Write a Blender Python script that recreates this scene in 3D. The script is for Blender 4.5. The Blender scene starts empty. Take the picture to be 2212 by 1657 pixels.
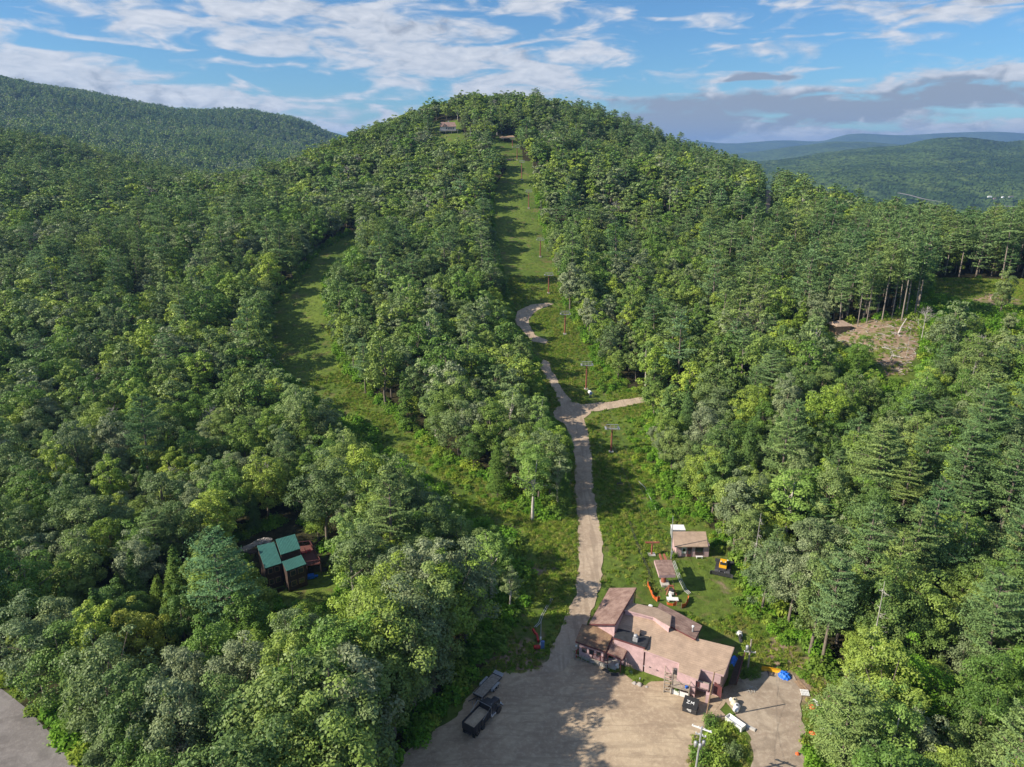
import bpy, math, random
import numpy as np
from mathutils import Vector, Matrix
from mathutils.geometry import delaunay_2d_cdt

SC = bpy.context.scene
COL = SC.collection
R = math.radians
# ------------------------------------------------------------------ camera, sky, sun, exposure
CAM_H, PITCH, F = 75.0, R(18.3), 1533.0        # F: focal length in the 2212-wide survey grid used below
cam_d = bpy.data.cameras.new('camera'); cam = bpy.data.objects.new('camera', cam_d); COL.objects.link(cam)
cam.location = (0, 0, CAM_H); cam.rotation_euler = (math.pi/2 - PITCH, 0, 0)
cam_d.sensor_fit = 'HORIZONTAL'; cam_d.sensor_width = 36; cam_d.lens = F/2212*36
cam_d.clip_start = 1; cam_d.clip_end = 60000
SC.camera = cam
SUN_EL, SUN_AZ = R(34), R(-104)                # azimuth clockwise from +Y
sun_d = bpy.data.lights.new('sun', 'SUN'); sun_d.energy = 5.0; sun_d.angle = R(.55); sun_d.color = (1, .9, .76)
sun = bpy.data.objects.new('sun', sun_d); COL.objects.link(sun)
sdir = Vector((math.sin(SUN_AZ)*math.cos(SUN_EL), math.cos(SUN_AZ)*math.cos(SUN_EL), math.sin(SUN_EL)))
sun.rotation_euler = sdir.to_track_quat('Z', 'Y').to_euler(); sun.location = (-200, -40, 200)
SC.view_settings.view_transform = 'Standard'; SC.view_settings.look = 'None'
SC.view_settings.gamma = 1; SC.view_settings.exposure = 0.60
SC.cycles.max_bounces = 5; SC.cycles.diffuse_bounces = 3; SC.cycles.transmission_bounces = 3
SC.cycles.transparent_max_bounces = 4; SC.cycles.volume_bounces = 0; SC.cycles.glossy_bounces = 2

class NT:
    """small helper to wire shader nodes"""
    def __init__(s, tree): s.t = tree; s.n = tree.nodes; s.l = tree.links
    def node(s, typ, **kw):
        n = s.n.new(typ)
        for k, v in kw.items(): setattr(n, k, v)
        return n
    def put(s, sock, v):
        if isinstance(v, bpy.types.NodeSocket): s.l.new(v, sock)
        elif v is not None: sock.default_value = v
    def m(s, op, a, b=None, c=None):
        n = s.node('ShaderNodeMath', operation=op)
        for i, v in enumerate((a, b, c)):
            if v is not None: s.put(n.inputs[i], v)
        return n.outputs[0]
    def noise(s, vec, scale, detail=4, rough=.55, dist=0, dims='3D'):
        n = s.node('ShaderNodeTexNoise', noise_dimensions=dims)
        s.put(n.inputs['Vector'], vec); n.inputs['Scale'].default_value = scale
        n.inputs['Detail'].default_value = detail; n.inputs['Roughness'].default_value = rough
        n.inputs['Distortion'].default_value = dist
        return n.outputs['Fac']
    def mix(s, f, a, b):
        n = s.node('ShaderNodeMix', data_type='RGBA')
        s.put(n.inputs[0], f)
        for i, v in ((6, a), (7, b)):
            if isinstance(v, (tuple, list)): v = (*v[:3], 1)
            s.put(n.inputs[i], v)
        return n.outputs[2]
    def rng(s, v, a, b, c=0., d=1., smooth=True):
        n = s.node('ShaderNodeMapRange', interpolation_type='SMOOTHSTEP' if smooth else 'LINEAR')
        s.put(n.inputs['Value'], v)
        for k, x in zip(('From Min', 'From Max', 'To Min', 'To Max'), (a, b, c, d)): s.put(n.inputs[k], x)
        return n.outputs['Result']
    def ramp(s, f, stops):
        n = s.node('ShaderNodeValToRGB'); e = n.color_ramp.elements
        while len(e) < len(stops): e.new(.5)
        for el, (p, c) in zip(e, stops): el.position = p; el.color = (*c, 1)
        s.put(n.inputs[0], f); return n.outputs[0]

def build_world():
    w = bpy.data.worlds.new('World'); SC.world = w; w.use_nodes = True
    t = NT(w.node_tree); t.n.clear()
    sky = t.node('ShaderNodeTexSky', sky_type='NISHITA', sun_disc=False)
    sky.sun_elevation = SUN_EL; sky.sun_rotation = SUN_AZ; sky.altitude = 300
    sky.air_density = 1.0; sky.dust_density = .3; sky.ozone_density = 2.5
    tc = t.node('ShaderNodeTexCoord'); sp = t.node('ShaderNodeSeparateXYZ'); t.l.new(tc.outputs['Generated'], sp.inputs[0])
    x, y, z = sp.outputs
    az = t.m('MULTIPLY', t.m('ARCTAN2', x, y), 57.2958)
    el = t.m('MULTIPLY', t.m('ARCSINE', z), 57.2958)
    cv = t.node('ShaderNodeCombineXYZ'); t.put(cv.inputs[0], az); t.put(cv.inputs[1], el)
    P = cv.outputs[0]
    def scaled(sx, sy, rot=0):
        mp = t.node('ShaderNodeMapping'); t.l.new(P, mp.inputs[0])
        mp.inputs['Scale'].default_value = (sx, sy, 1); mp.inputs['Rotation'].default_value = (0, 0, R(rot)); return mp.outputs[0]
    # slow warp so that cloud outlines wander
    wn = t.node('ShaderNodeTexNoise', noise_dimensions='2D'); t.put(wn.inputs['Vector'], scaled(.16, .42)); wn.inputs['Scale'].default_value = 1; wn.inputs['Detail'].default_value = 3
    ws = t.node('ShaderNodeVectorMath', operation='SUBTRACT'); t.l.new(wn.outputs['Color'], ws.inputs[0]); ws.inputs[1].default_value = (.5, .5, .5)
    wm = t.node('ShaderNodeVectorMath', operation='MULTIPLY'); t.l.new(ws.outputs[0], wm.inputs[0]); wm.inputs[1].default_value = (9, 2.2, 0)
    wa = t.node('ShaderNodeVectorMath', operation='ADD'); t.l.new(wm.outputs[0], wa.inputs[0]); t.l.new(P, wa.inputs[1])
    sw = t.node('ShaderNodeSeparateXYZ'); t.l.new(wa.outputs[0], sw.inputs[0])
    A, E = sw.outputs[0], sw.outputs[1]
    def blob(a, e, ra, re, s, slope=0.):
        da = t.m('DIVIDE', t.m('SUBTRACT', A, a), ra)
        e2 = t.m('SUBTRACT', E, e)
        if slope: e2 = t.m('SUBTRACT', e2, t.m('MULTIPLY', t.m('SUBTRACT', A, a), slope))
        de = t.m('DIVIDE', e2, re)
        d = t.m('ADD', t.m('MULTIPLY', da, da), t.m('MULTIPLY', de, de))
        return t.m('MULTIPLY', t.m('EXPONENT', t.m('MULTIPLY', d, -1.)), s)
    def total(lst):
        o = None
        for b in lst:
            v = blob(*b); o = v if o is None else t.m('ADD', o, v)
        return o
    # (azimuth, elevation, half width, half height, strength, slope) in degrees
    white = total([(-38, 5.2, 10, 2.3, .9, -.12), (-27, 3.6, 13, 1.7, .8, -.1), (-12, 1.6, 12, 1.2, .6, 0), (-32, 9.8, 7, 1.2, .7, -.1), (-15, 9.3, 7, .8, .4, -.1),
                   (-20, 7.6, 9, .9, .55, -.12), (-8, 7.6, 12, 2.4, .95, -.1), (-2, 5.2, 9, .9, .5, -.08), (2, 9.8, 7, 1.1, .5, -.05),
                   (0, 4.2, 6, .9, .5, 0), (2, 3, 8, .9, .6, 0), (18, 6.5, 3.4, .7, .55, -.12), (24, 9.2, 8, 1.1, .5, .05), (31, 8.2, 7, 1.2, .6, .08),
                   (34, 4.3, 9, .9, 1.0, .05), (20, 3.5, 8, .8, .7, .1), (30, 1.0, 16, .8, 1.3, .02), (14, .3, 12, 1.2, .7, 0)])
    grey = total([(22, 2.8, 10, 1.05, 1.15, .04), (33, 3.4, 8, .9, .9, .1), (11, 2.5, 7, 1.4, .9, 0), (17.5, 4.95, 2.6, .36, 1.2, 0), (13, 1.2, 5, .4, .6, 0),
                  (-4, 8, 9, 1.4, .3, -.1), (32, 9.3, 7, .9, .7, .05), (31, 1.5, 9, .35, .35, .02), (-34, 4.2, 9, 1.1, .25, -.1), (-24, 3, 10, .9, .25, -.1)])
    n1 = t.noise(scaled(.20, .85, 6), 1, 5, .48, .6, '2D')
    n2 = t.noise(scaled(.8, 2.6, 4), 1, 4, .5, .4, '2D')
    nn = t.m('ADD', t.m('MULTIPLY', t.m('SUBTRACT', n1, .5), 2.7), t.m('MULTIPLY', t.m('SUBTRACT', n2, .5), .55))
    dens = t.m('ADD', t.m('MAXIMUM', white, t.m('MULTIPLY', grey, 1.0)), nn)
    over = t.rng(el, 13, 32)  # unseen overhead sky: cloud added and brightened here to whiten the fill light
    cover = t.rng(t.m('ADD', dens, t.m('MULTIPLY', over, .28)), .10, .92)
    # noise that breaks up the grey of all cloud, the added overhead part too
    n3 = t.noise(scaled(.55, .9, 0), 1, 6, .55, .3, '2D')
    g1 = t.m('ADD', grey, t.m('MULTIPLY', t.m('SUBTRACT', n3, .5), 1.5))
    gfac = t.rng(g1, .15, .85)
    lit = t.ramp(t.m('ADD', t.m('MULTIPLY', n2, .6), t.m('MULTIPLY', n1, .5)), [(.3, (4.2, 4.8, 5.8)), (.78, (7.2, 7.4, 7.9))])
    cc = t.mix(gfac, lit, (2.9, 3.3, 4.1))
    tint = t.node('ShaderNodeMix', data_type='RGBA', blend_type='MULTIPLY'); tint.inputs[0].default_value = 1
    t.l.new(sky.outputs[0], tint.inputs[6]); tint.inputs[7].default_value = (.54, .86, 1.13, 1)
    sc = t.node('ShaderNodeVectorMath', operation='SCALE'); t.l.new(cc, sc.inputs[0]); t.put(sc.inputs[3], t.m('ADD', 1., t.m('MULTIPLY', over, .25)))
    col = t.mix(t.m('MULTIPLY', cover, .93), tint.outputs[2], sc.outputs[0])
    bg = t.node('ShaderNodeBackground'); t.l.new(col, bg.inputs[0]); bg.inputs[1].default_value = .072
    out = t.node('ShaderNodeOutputWorld'); t.l.new(bg.outputs[0], out.inputs[0])
build_world()

# ------------------------------------------------------------------ custom properties, meshes
def tag(o, label=None, cat=None, group=None, kind=None):
    for k, v in (('label', label), ('category', cat), ('group', group), ('kind', kind)):
        if v: o[k] = v
    return o
def empty(name, loc, rz=0, label=None, cat=None, group=None):
    o = bpy.data.objects.new(name, None); COL.objects.link(o); o.location = loc; o.rotation_euler = (0, 0, rz)
    o.empty_display_size = .3
    return tag(o, label, cat, group)
def np_mesh(name, V, faces, mats, midx=None, smooth=False):
    """faces: (n,k) array or list of index lists"""
    me = bpy.data.meshes.new(name)
    V = np.asarray(V, dtype=np.float32)
    me.vertices.add(len(V)); me.vertices.foreach_set('co', V.ravel())
    if isinstance(faces, np.ndarray):
        n, k = faces.shape; flat = faces.ravel(); starts = np.arange(n)*k; tot = np.full(n, k)
    else:
        tot = np.array([len(f) for f in faces]); flat = np.concatenate([np.asarray(f) for f in faces]); starts = np.concatenate([[0], np.cumsum(tot)[:-1]]); n = len(tot)
    me.loops.add(len(flat)); me.loops.foreach_set('vertex_index', flat.astype(np.int32))
    me.polygons.add(n); me.polygons.foreach_set('loop_start', starts.astype(np.int32)); me.polygons.foreach_set('loop_total', tot.astype(np.int32))
    if midx is not None: me.polygons.foreach_set('material_index', np.asarray(midx, dtype=np.int32))
    me.polygons.foreach_set('use_smooth', np.full(n, bool(smooth)))
    for m in (mats if isinstance(mats, (list, tuple)) else [mats]): me.materials.append(m)
    me.update(calc_edges=True)
    return me
def link(name, me, parent=None, loc=None):
    o = bpy.data.objects.new(name, me); COL.objects.link(o)
    if parent is not None: o.parent = parent
    if loc is not None: o.location = loc
    return o

# ------------------------------------------------------------------ survey grid <-> world
def ray(px, py):
    cx = (np.asarray(px, float)-1106)/F; cy = (828.5-np.asarray(py, float))/F
    return np.stack([cx, math.cos(PITCH)+cy*math.sin(PITCH)+0*cx, -math.sin(PITCH)+cy*math.cos(PITCH)+0*cx], -1)
def at_y(px, py, Y):
    d = ray(px, py); t = Y/d[..., 1]
    return np.stack([d[..., 0]*t, d[..., 1]*t, CAM_H+d[..., 2]*t], -1)
def at_z(px, py, z):
    d = ray(px, py); t = (z-CAM_H)/d[..., 2]
    return np.stack([d[..., 0]*t, d[..., 1]*t, CAM_H+d[..., 2]*t], -1)
def project(x, y, z):
    dz = z-CAM_H; depth = y*math.cos(PITCH)-dz*math.sin(PITCH); up = y*math.sin(PITCH)+dz*math.cos(PITCH)
    depth = np.maximum(depth, .1)
    return 1106+F*x/depth, 828.5-F*up/depth, depth

def hash2(ix, iy, seed):
    h = (ix.astype(np.int64)*374761393+iy.astype(np.int64)*668265263+seed*1442695041) & 0xffffffff
    h = ((h ^ (h >> 13))*1274126177) & 0xffffffff
    return ((h ^ (h >> 16)) & 0xffff)/65535.
def vnoise(x, y, s, seed=0):
    x = np.asarray(x, float)/s; y = np.asarray(y, float)/s; ix = np.floor(x); iy = np.floor(y); fx = x-ix; fy = y-iy
    fx = fx*fx*(3-2*fx); fy = fy*fy*(3-2*fy)
    a = hash2(ix, iy, seed); b = hash2(ix+1, iy, seed); c = hash2(ix, iy+1, seed); d = hash2(ix+1, iy+1, seed)
    return (a*(1-fx)+b*fx)*(1-fy)+(c*(1-fx)+d*fx)*fy
def fbm(x, y, s, seed=0, o=4):
    r = 0; a = .5
    for k in range(o): r = r+a*vnoise(x, y, s/2**k, seed+k*7); a *= .5
    return r
def inpoly(px, py, poly):
    px = np.asarray(px, float); py = np.asarray(py, float); c = np.zeros(px.shape, bool); n = len(poly)
    for i in range(n):
        x1, y1 = poly[i]; x2, y2 = poly[(i+1) % n]
        if y1 == y2: continue
        t = ((y1 > py) != (y2 > py)) & (px < (x2-x1)*(py-y1)/(y2-y1)+x1); c ^= t
    return c

# ------------------------------------------------------------------ terrain height
CTRL = [  # survey column, survey row, distance north, canopy height above ground there
 (1240, 1130, 131, 0), (1240, 900, 187, 0), (1200, 830, 205, 0), (1165, 770, 226, 0), (1120, 700, 252, 0), (1180, 655, 268, 0),
 (1185, 632, 280, 0), (1167, 555, 325, 0), (1142, 448, 385, 0), (1125, 360, 445, 0), (1100, 305, 515, 0),
 (1010, 195, 620, 12), (900, 232, 600, 12), (800, 268, 565, 12), (745, 292, 540, 12), (1120, 205, 620, 12), (970, 287, 540, 0),
 (1250, 222, 620, 12), (1400, 272, 600, 16), (1500, 306, 560, 18), (1600, 337, 530, 18), (1700, 370, 490, 18), (1820, 412, 440, 18), (1950, 462, 380, 18), (2080, 480, 330, 20), (2212, 482, 300, 20),
 (0, 900, 164, 12), (0, 700, 229, 12), (0, 600, 278, 12), (0, 500, 330, 12), (0, 400, 430, 12), (0, 300, 600, 12), (0, 270, 690, 12),
 (250, 900, 164, 12), (250, 650, 250, 12), (250, 480, 350, 12), (250, 380, 520, 12), (250, 340, 680, 12), (600, 378, 700, 16), (480, 425, 430, 13), (585, 378, 480, 14), (660, 328, 520, 14), (440, 372, 700, 15), (520, 382, 640, 16), (350, 352, 700, 14), (600, 378, 820, 16), (500, 382, 820, 16),
 (760, 500, 355, 0), (620, 640, 275, 0), (640, 800, 212, 0), (760, 880, 190, 0), (900, 1000, 158, 0), (1100, 1100, 137.5, 0),
 (500, 700, 225, 12), (400, 1000, 143, 12), (900, 700, 220, 12), (900, 500, 320, 12), (850, 380, 430, 12),
 (2100, 600, 270, 0), (2212, 600, 270, 0), (1900, 690, 212, 0), (1900, 790, 185, 0), (2212, 1000, 120, 15), (1800, 1100, 113, 14), (1700, 900, 150, 14),
 (1600, 700, 212, 14), (1700, 600, 258, 14), (1500, 500, 335, 14), (1700, 500, 310, 14), (1350, 400, 400, 12), (1600, 400, 400, 12), (1300, 300, 540, 13), (2212, 800, 165, 15)]
pts = [tuple(at_y(a, b, Y)-np.array([0, 0, off])) for a, b, Y, off in CTRL]
pts += [(-100, 95, 0), (-40, 95, 0), (0, 95, 0), (40, 95, 0), (80, 90, 0), (-150, 60, 0), (100, 50, 0), (0, 40, 0), (-70, 40, 0), (20, 117, .6), (60, 120, 1),
        (-500, 1100, 20), (-900, 900, 60), (-1000, 500, 70), (-600, 300, 25), (-400, 100, 5), (-500, -100, 0), (0, 850, 70), (-200, 1100, 0), (300, 900, -20), (600, 850, -50), (900, 600, -90),
        (420, 520, -20), (700, 300, -40), (400, 330, 12), (350, 150, 12), (600, -100, 0), (250, 650, 24), (900, 100, -40), (0, -100, 0), (1000, 1100, -110), (0, 1300, 0), (-1100, 1300, 40)]
P3 = np.array(pts)
def _tps(d): return np.where(d > 0, d*d*np.log(d+1e-9), 0)
def _solve(P, lam=6.):
    xy = P[:, :2]/100.; n = len(P); D = np.linalg.norm(xy[:, None]-xy[None], axis=2)
    K = _tps(D)+lam*.001*np.eye(n); Q = np.hstack([np.ones((n, 1)), xy]); A = np.zeros((n+3, n+3)); A[:n, :n] = K; A[:n, n:] = Q; A[n:, :n] = Q.T
    b = np.zeros(n+3); b[:n] = P[:, 2]; return np.linalg.solve(A, b), xy
_W, _XY = _solve(P3)
def sstep(a, b, x): t = np.clip((x-a)/(b-a), 0, 1); return t*t*(3-2*t)
def height(x, y):
    x = np.asarray(x, float); y = np.asarray(y, float); sh = x.shape; q = np.stack([x.ravel(), y.ravel()], 1)/100.
    out = np.zeros(len(q))
    for i in range(0, len(q), 40000):
        c = q[i:i+40000]; D = np.linalg.norm(c[:, None]-_XY[None], axis=2)
        out[i:i+40000] = _tps(D)@_W[:-3]+_W[-3]+c@_W[-2:]
    h = out.reshape(sh)
    h = h+(fbm(x, y, 60, 3)-.47)*sstep(160, 400, y)*7
    flat = sstep(150, 104, y)*sstep(-260, -180, x)*sstep(260, 120, x)   # levelled yard, road and lot
    h = h*(1-flat*sstep(128, 100, y))
    edge = np.maximum.reduce([sstep(950, 1350, y), sstep(950, 1250, np.abs(x))])
    return h*(1-edge)-125*edge
def H1(x, y): return float(height(np.array([x]), np.array([y]))[0])
def ground(px, py):
    """where the line of sight through the survey point meets the ground"""
    d = ray(px, py).reshape(-1, 3); n = len(d); t = np.linspace(45, 1100, 300); lo = np.full(n, 1100.); hi = np.full(n, 1100.)
    X = d[:, None, 0]*t; Y = d[:, None, 1]*t; Z = CAM_H+d[:, None, 2]*t; below = Z < height(X, Y)
    k = np.where(below.any(1), below.argmax(1), len(t)-1); hi = t[k]; lo = t[np.maximum(k-1, 0)]
    for _ in range(14):
        mid = (lo+hi)/2; b = CAM_H+d[:, 2]*mid < height(d[:, 0]*mid, d[:, 1]*mid); hi = np.where(b, mid, hi); lo = np.where(b, lo, mid)
    p = d*hi[:, None]; p[:, 2] = height(p[:, 0], p[:, 1]); return p
def G(px, py): return ground(px, py)[0]

# ------------------------------------------------------------------ materials
MATS = {}
def mat(name, col, rough=.7, var=.18, scale=2., metal=0., bump=0., spec=.4, col2=None, alpha=None):
    courses = 'shingles' in name
    if name in MATS: return MATS[name]
    m = bpy.data.materials.new(name); m.use_nodes = True; t = NT(m.node_tree); b = t.n['Principled BSDF']
    tc = t.node('ShaderNodeTexCoord'); n = t.noise(tc.outputs['Object'], scale, 5, .6); n2 = t.noise(tc.outputs['Object'], scale*9, 3, .6)
    f = t.m('ADD', t.m('MULTIPLY', n, .65), t.m('MULTIPLY', n2, .35))
    c2 = col2 or tuple(min(1, c*(1+var*1.6)) for c in col)
    cm = t.mix(t.rng(f, .33, .67), tuple(c*(1-var) for c in col) if not col2 else col, c2)
    if courses:     # shingle rows follow the height lines of the roof
        gp = t.node('ShaderNodeNewGeometry'); sz = t.node('ShaderNodeSeparateXYZ'); t.l.new(gp.outputs['Position'], sz.inputs[0])
        fr = t.m('FRACT', t.m('ADD', t.m('MULTIPLY', sz.outputs[2], 11.), t.m('MULTIPLY', n2, .25))); st = t.noise(gp.outputs['Position'], .7, 4, .65, .5)
        cm = t.mix(t.m('MULTIPLY', t.rng(fr, .72, .95), .30), cm, tuple(c*.5 for c in col)); cm = t.mix(t.m('MULTIPLY', t.rng(st, .5, .68), .35), cm, tuple(c*.62 for c in col))
    t.l.new(cm, b.inputs['Base Color']); b.inputs['Roughness'].default_value = rough; b.inputs['Metallic'].default_value = metal
    b.inputs['Specular IOR Level'].default_value = spec
    if bump:
        bp = t.node('ShaderNodeBump'); bp.inputs['Strength'].default_value = bump; t.l.new(n2, bp.inputs['Height']); t.l.new(bp.outputs[0], b.inputs['Normal'])
    MATS[name] = m; return m
def ground_mat():
    m = bpy.data.materials.new('ground_cover'); m.use_nodes = True; t = NT(m.node_tree); b = t.n['Principled BSDF']
    ge = t.node('ShaderNodeNewGeometry'); p = ge.outputs['Position']
    at = t.node('ShaderNodeAttribute', attribute_name='grass'); g = at.outputs['Fac']
    ad = t.node('ShaderNodeAttribute', attribute_name='bare'); d = ad.outputs['Fac']
    n1 = t.noise(p, .06, 6, .6); n2 = t.noise(p, .7, 5, .65); n3 = t.noise(p, .22, 5, .6, .5); n4 = t.noise(p, 5, 3, .7)
    c = t.mix(t.rng(n1, .35, .65), (.080, .138, .022), (.145, .205, .034))
    c = t.mix(t.rng(n3, .52, .68), c, (.17, .15, .06))
    c = t.mix(t.rng(n2, .4, .75), c, (.05, .08, .014))
    c = t.mix(t.m('MULTIPLY', t.rng(n4, .45, .7), .35), c, (.16, .17, .06))
    fl = t.mix(t.rng(n2, .35, .65), (.024, .026, .012), (.058, .052, .024))
    c = t.mix(t.rng(t.m('ADD', g, t.m('MULTIPLY', t.m('SUBTRACT', n2, .5), .7)), .35, .65), fl, c)
    dirt = t.mix(t.rng(n2, .35, .7), (.22, .15, .10), (.38, .28, .20))
    c = t.mix(t.rng(t.m('ADD', d, t.m('MULTIPLY', t.m('SUBTRACT', n3, .5), .8)), .4, .62), c, dirt)
    t.l.new(c, b.inputs['Base Color']); b.inputs['Roughness'].default_value = .95; b.inputs['Specular IOR Level'].default_value = .1
    bp = t.node('ShaderNodeBump'); bp.inputs['Strength'].default_value = .8; bp.inputs['Distance'].default_value = .35; t.l.new(t.m('ADD', n2, t.m('MULTIPLY', n4, .5)), bp.inputs['Height']); t.l.new(bp.outputs[0], b.inputs['Normal'])
    return m
def gravel_mat(name, a, b_, c_, streak=None):
    m = bpy.data.materials.new(name); m.use_nodes = True; t = NT(m.node_tree); b = t.n['Principled BSDF']
    ge = t.node('ShaderNodeNewGeometry'); p = ge.outputs['Position']
    n1 = t.noise(p, .12, 6, .6, .6); n2 = t.noise(p, 1.6, 6, .7); n3 = t.noise(p, 9, 3, .7); n5 = t.noise(p, .5, 6, .7, 1.2)
    c = t.mix(t.rng(n1, .42, .58), a, b_); c = t.mix(t.m('MULTIPLY', t.rng(n2, .46, .64), .5), c, c_); c = t.mix(t.m('MULTIPLY', t.rng(n5, .5, .64), .42), c, tuple(x*.7 for x in a))
    mp = t.node('ShaderNodeMapping'); t.l.new(p, mp.inputs[0]); mp.inputs['Scale'].default_value = streak or (.10, .8, 1); mp.inputs['Rotation'].default_value = (0, 0, R(-62) if not streak else 0)
    n4 = t.noise(mp.outputs[0], 1, 4, .6, 2.2 if not streak else .5)
    dk = tuple(x*.62 for x in a)
    c = t.mix(t.m('MULTIPLY', t.rng(n4, .50, .64), .38 if not streak else .5), c, dk)
    c = t.mix(t.m('MULTIPLY', t.rng(n3, .3, .7), .25), c, tuple(x*.75 for x in b_))
    if not streak:
        wv = t.node('ShaderNodeTexWave', wave_type='RINGS', rings_direction='Z'); mp2 = t.node('ShaderNodeMapping'); t.l.new(p, mp2.inputs[0]); mp2.inputs['Location'].default_value = (-16, -58, 0); t.l.new(mp2.outputs[0], wv.inputs['Vector'])
        wv.inputs['Scale'].default_value = .16; wv.inputs['Distortion'].default_value = 3.5; wv.inputs['Detail'].default_value = 3; wv.inputs['Detail Scale'].default_value = .6
        c = t.mix(t.m('MULTIPLY', t.m('MULTIPLY', t.rng(wv.outputs['Fac'], .75, .95), t.rng(n1, .4, .6)), .2), c, dk)
    t.l.new(c, b.inputs['Base Color']); b.inputs['Roughness'].default_value = .95; b.inputs['Specular IOR Level'].default_value = .15
    bp = t.node('ShaderNodeBump'); bp.inputs['Strength'].default_value = .5; bp.inputs['Distance'].default_value = .08; t.l.new(t.m('ADD', n3, n2), bp.inputs['Height']); t.l.new(bp.outputs[0], b.inputs['Normal'])
    return m
def leaf_mat(name, stops, trans=.3, rough=.5, spec=.35):
    stops = [(p_, tuple(v*1.4 for v in c_)) for p_, c_ in stops]
    m = bpy.data.materials.new(name); m.use_nodes = True; t = NT(m.node_tree); b = t.n['Principled BSDF']; out = t.n['Material Output']
    oi = t.node('ShaderNodeObjectInfo'); c = t.ramp(oi.outputs['Random'], stops)
    tc = t.node('ShaderNodeTexCoord'); n = t.noise(tc.outputs['Object'], .5, 3, .6)
    hs = t.node('ShaderNodeHueSaturation'); t.l.new(c, hs.inputs['Color']); t.put(hs.inputs['Value'], t.rng(n, .3, .7, .70, 1.30)); t.put(hs.inputs['Hue'], t.rng(n, .3, .7, .512, .490))
    t.l.new(hs.outputs[0], b.inputs['Base Color']); b.inputs['Roughness'].default_value = rough; b.inputs['Specular IOR Level'].default_value = spec
    tr = t.node('ShaderNodeBsdfTranslucent'); t.l.new(hs.outputs[0], tr.inputs[0])
    mx = t.node('ShaderNodeMixShader'); mx.inputs[0].default_value = trans; t.l.new(b.outputs[0], mx.inputs[1]); t.l.new(tr.outputs[0], mx.inputs[2]); t.l.new(mx.outputs[0], out.inputs[0])
    return m




L_BROAD = leaf_mat('broadleaf_foliage', [(0, (.075, .138, .026)), (.14, (.110, .195, .028)), (.28, (.105, .148, .056)), (.42, (.175, .255, .032)), (.54, (.082, .135, .034)), (.66, (.18, .212, .110)), (.78, (.130, .188, .042)), (.9, (.225, .295, .038)), (1, (.125, .175, .072))], .17, .5, .25)
L_BIRCH = leaf_mat('birch_foliage', [(0, (.165, .26, .055)), (.5, (.19, .27, .08)), (1, (.19, .24, .11))], .22, .6, .12)
L_PINE = leaf_mat('pine_needles', [(0, (.085, .155, .055)), (.5, (.135, .205, .070)), (.8, (.17, .225, .06)), (1, (.12, .20, .085))], .14, .6, .08)
L_HEM = leaf_mat('hemlock_needles', [(0, (.065, .125, .026)), (.5, (.115, .175, .026)), (1, (.085, .145, .045))], .12, .6, .1)
L_BUSH = leaf_mat('shrub_foliage', [(0, (.09, .20, .020)), (.4, (.15, .28, .028)), (.7, (.12, .20, .034)), (1, (.24, .31, .04))], .35, .6, .12)
L_WEED = leaf_mat('tall_weeds', [(0, (.11, .19, .022)), (.4, (.17, .25, .030)), (.7, (.24, .24, .065)), (1, (.23, .30, .036))], .32, .7, .1)
L_WPINE = leaf_mat('blue_pine_needles', [(0, (.085, .165, .065)), (1, (.10, .18, .07))], .1, .6, .1)
L_YEL = leaf_mat('yellow_foliage', [(0, (.22, .25, .03)), (.5, (.19, .24, .03)), (1, (.24, .25, .035))], .25)


M_BARK = mat('bark', (.17, .14, .11), .95, .3, 1.5); M_PALE = mat('pale_bark', (.46, .42, .37), .9, .3, 1.2); M_GREYB = mat('grey_deadwood', (.38, .35, .31), .95, .25, 2)

# ------------------------------------------------------------------ visible open ground (survey outlines) : no tree hides these
OPEN_MAIN = [(1112, 345), (1148, 350), (1150, 400), (1162, 470), (1185, 540), (1203, 600), (1212, 655), (1240, 700), (1266, 745), (1290, 790), (1330, 830), (1392, 852), (1398, 880),
             (1375, 940), (1400, 1000), (1440, 1060), (1500, 1115), (1560, 1165), (1590, 1235), (1610, 1300), (1680, 1345), (1725, 1385), (1740, 1440), (1825, 1475), (1830, 1510), (1760, 1530), (1745, 1657),
             (1760, 2300), (300, 2300), (870, 1650), (930, 1580), (1010, 1480), (1090, 1400), (1120, 1340), (1150, 1280), (1155, 1200), (1130, 1140), (1030, 1105), (985, 1050), (930, 1020), (850, 965), (800, 905), (740, 880),
             (680, 850), (640, 815), (600, 775), (582, 710), (590, 660), (640, 610), (690, 545), (765, 497), (772, 512), (700, 585), (690, 640), (712, 700), (725, 785), (800, 855), (860, 915), (960, 990), (1060, 1045), (1140, 1105), (1190, 1125), (1236, 1120),
             (1232, 1010), (1236, 940), (1205, 905), (1188, 880), (1180, 830), (1163, 790), (1172, 772), (1140, 735), (1112, 695), (1116, 668), (1104, 640), (1086, 570), (1072, 500), (1067, 440), (1072, 400)]
OPEN_ROAD = [(-60, 1440), (0, 1478), (90, 1562), (150, 1620), (200, 1670), (500, 2100), (-400, 2100), (-400, 1500)]
OPEN_CABIN = [(500, 1185), (560, 1148), (640, 1118), (668, 1150), (690, 1180), (702, 1220), (720, 1262), (700, 1296), (640, 1290), (590, 1272), (560, 1240), (545, 1200)]
OPEN_DIRT = [(1795, 716), (1842, 700), (1935, 682), (1985, 695), (1985, 750), (1965, 815), (1915, 810), (1885, 765), (1800, 740)]
OPEN_FIELD = [(2010, 600), (2100, 602), (2212, 604), (2300, 610), (2300, 650), (2150, 655), (2080, 640), (2020, 632)]
OPEN_TRAIL = [(1655, 385), (1664, 385), (1668, 430), (1663, 465), (1652, 462), (1654, 430)]
OPEN_HOUSE = [(935, 262), (992, 262), (998, 288), (940, 290)]
OPEN_TOP = [(1068, 296), (1112, 292), (1122, 318), (1118, 345), (1098, 322), (1070, 318)]
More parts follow.
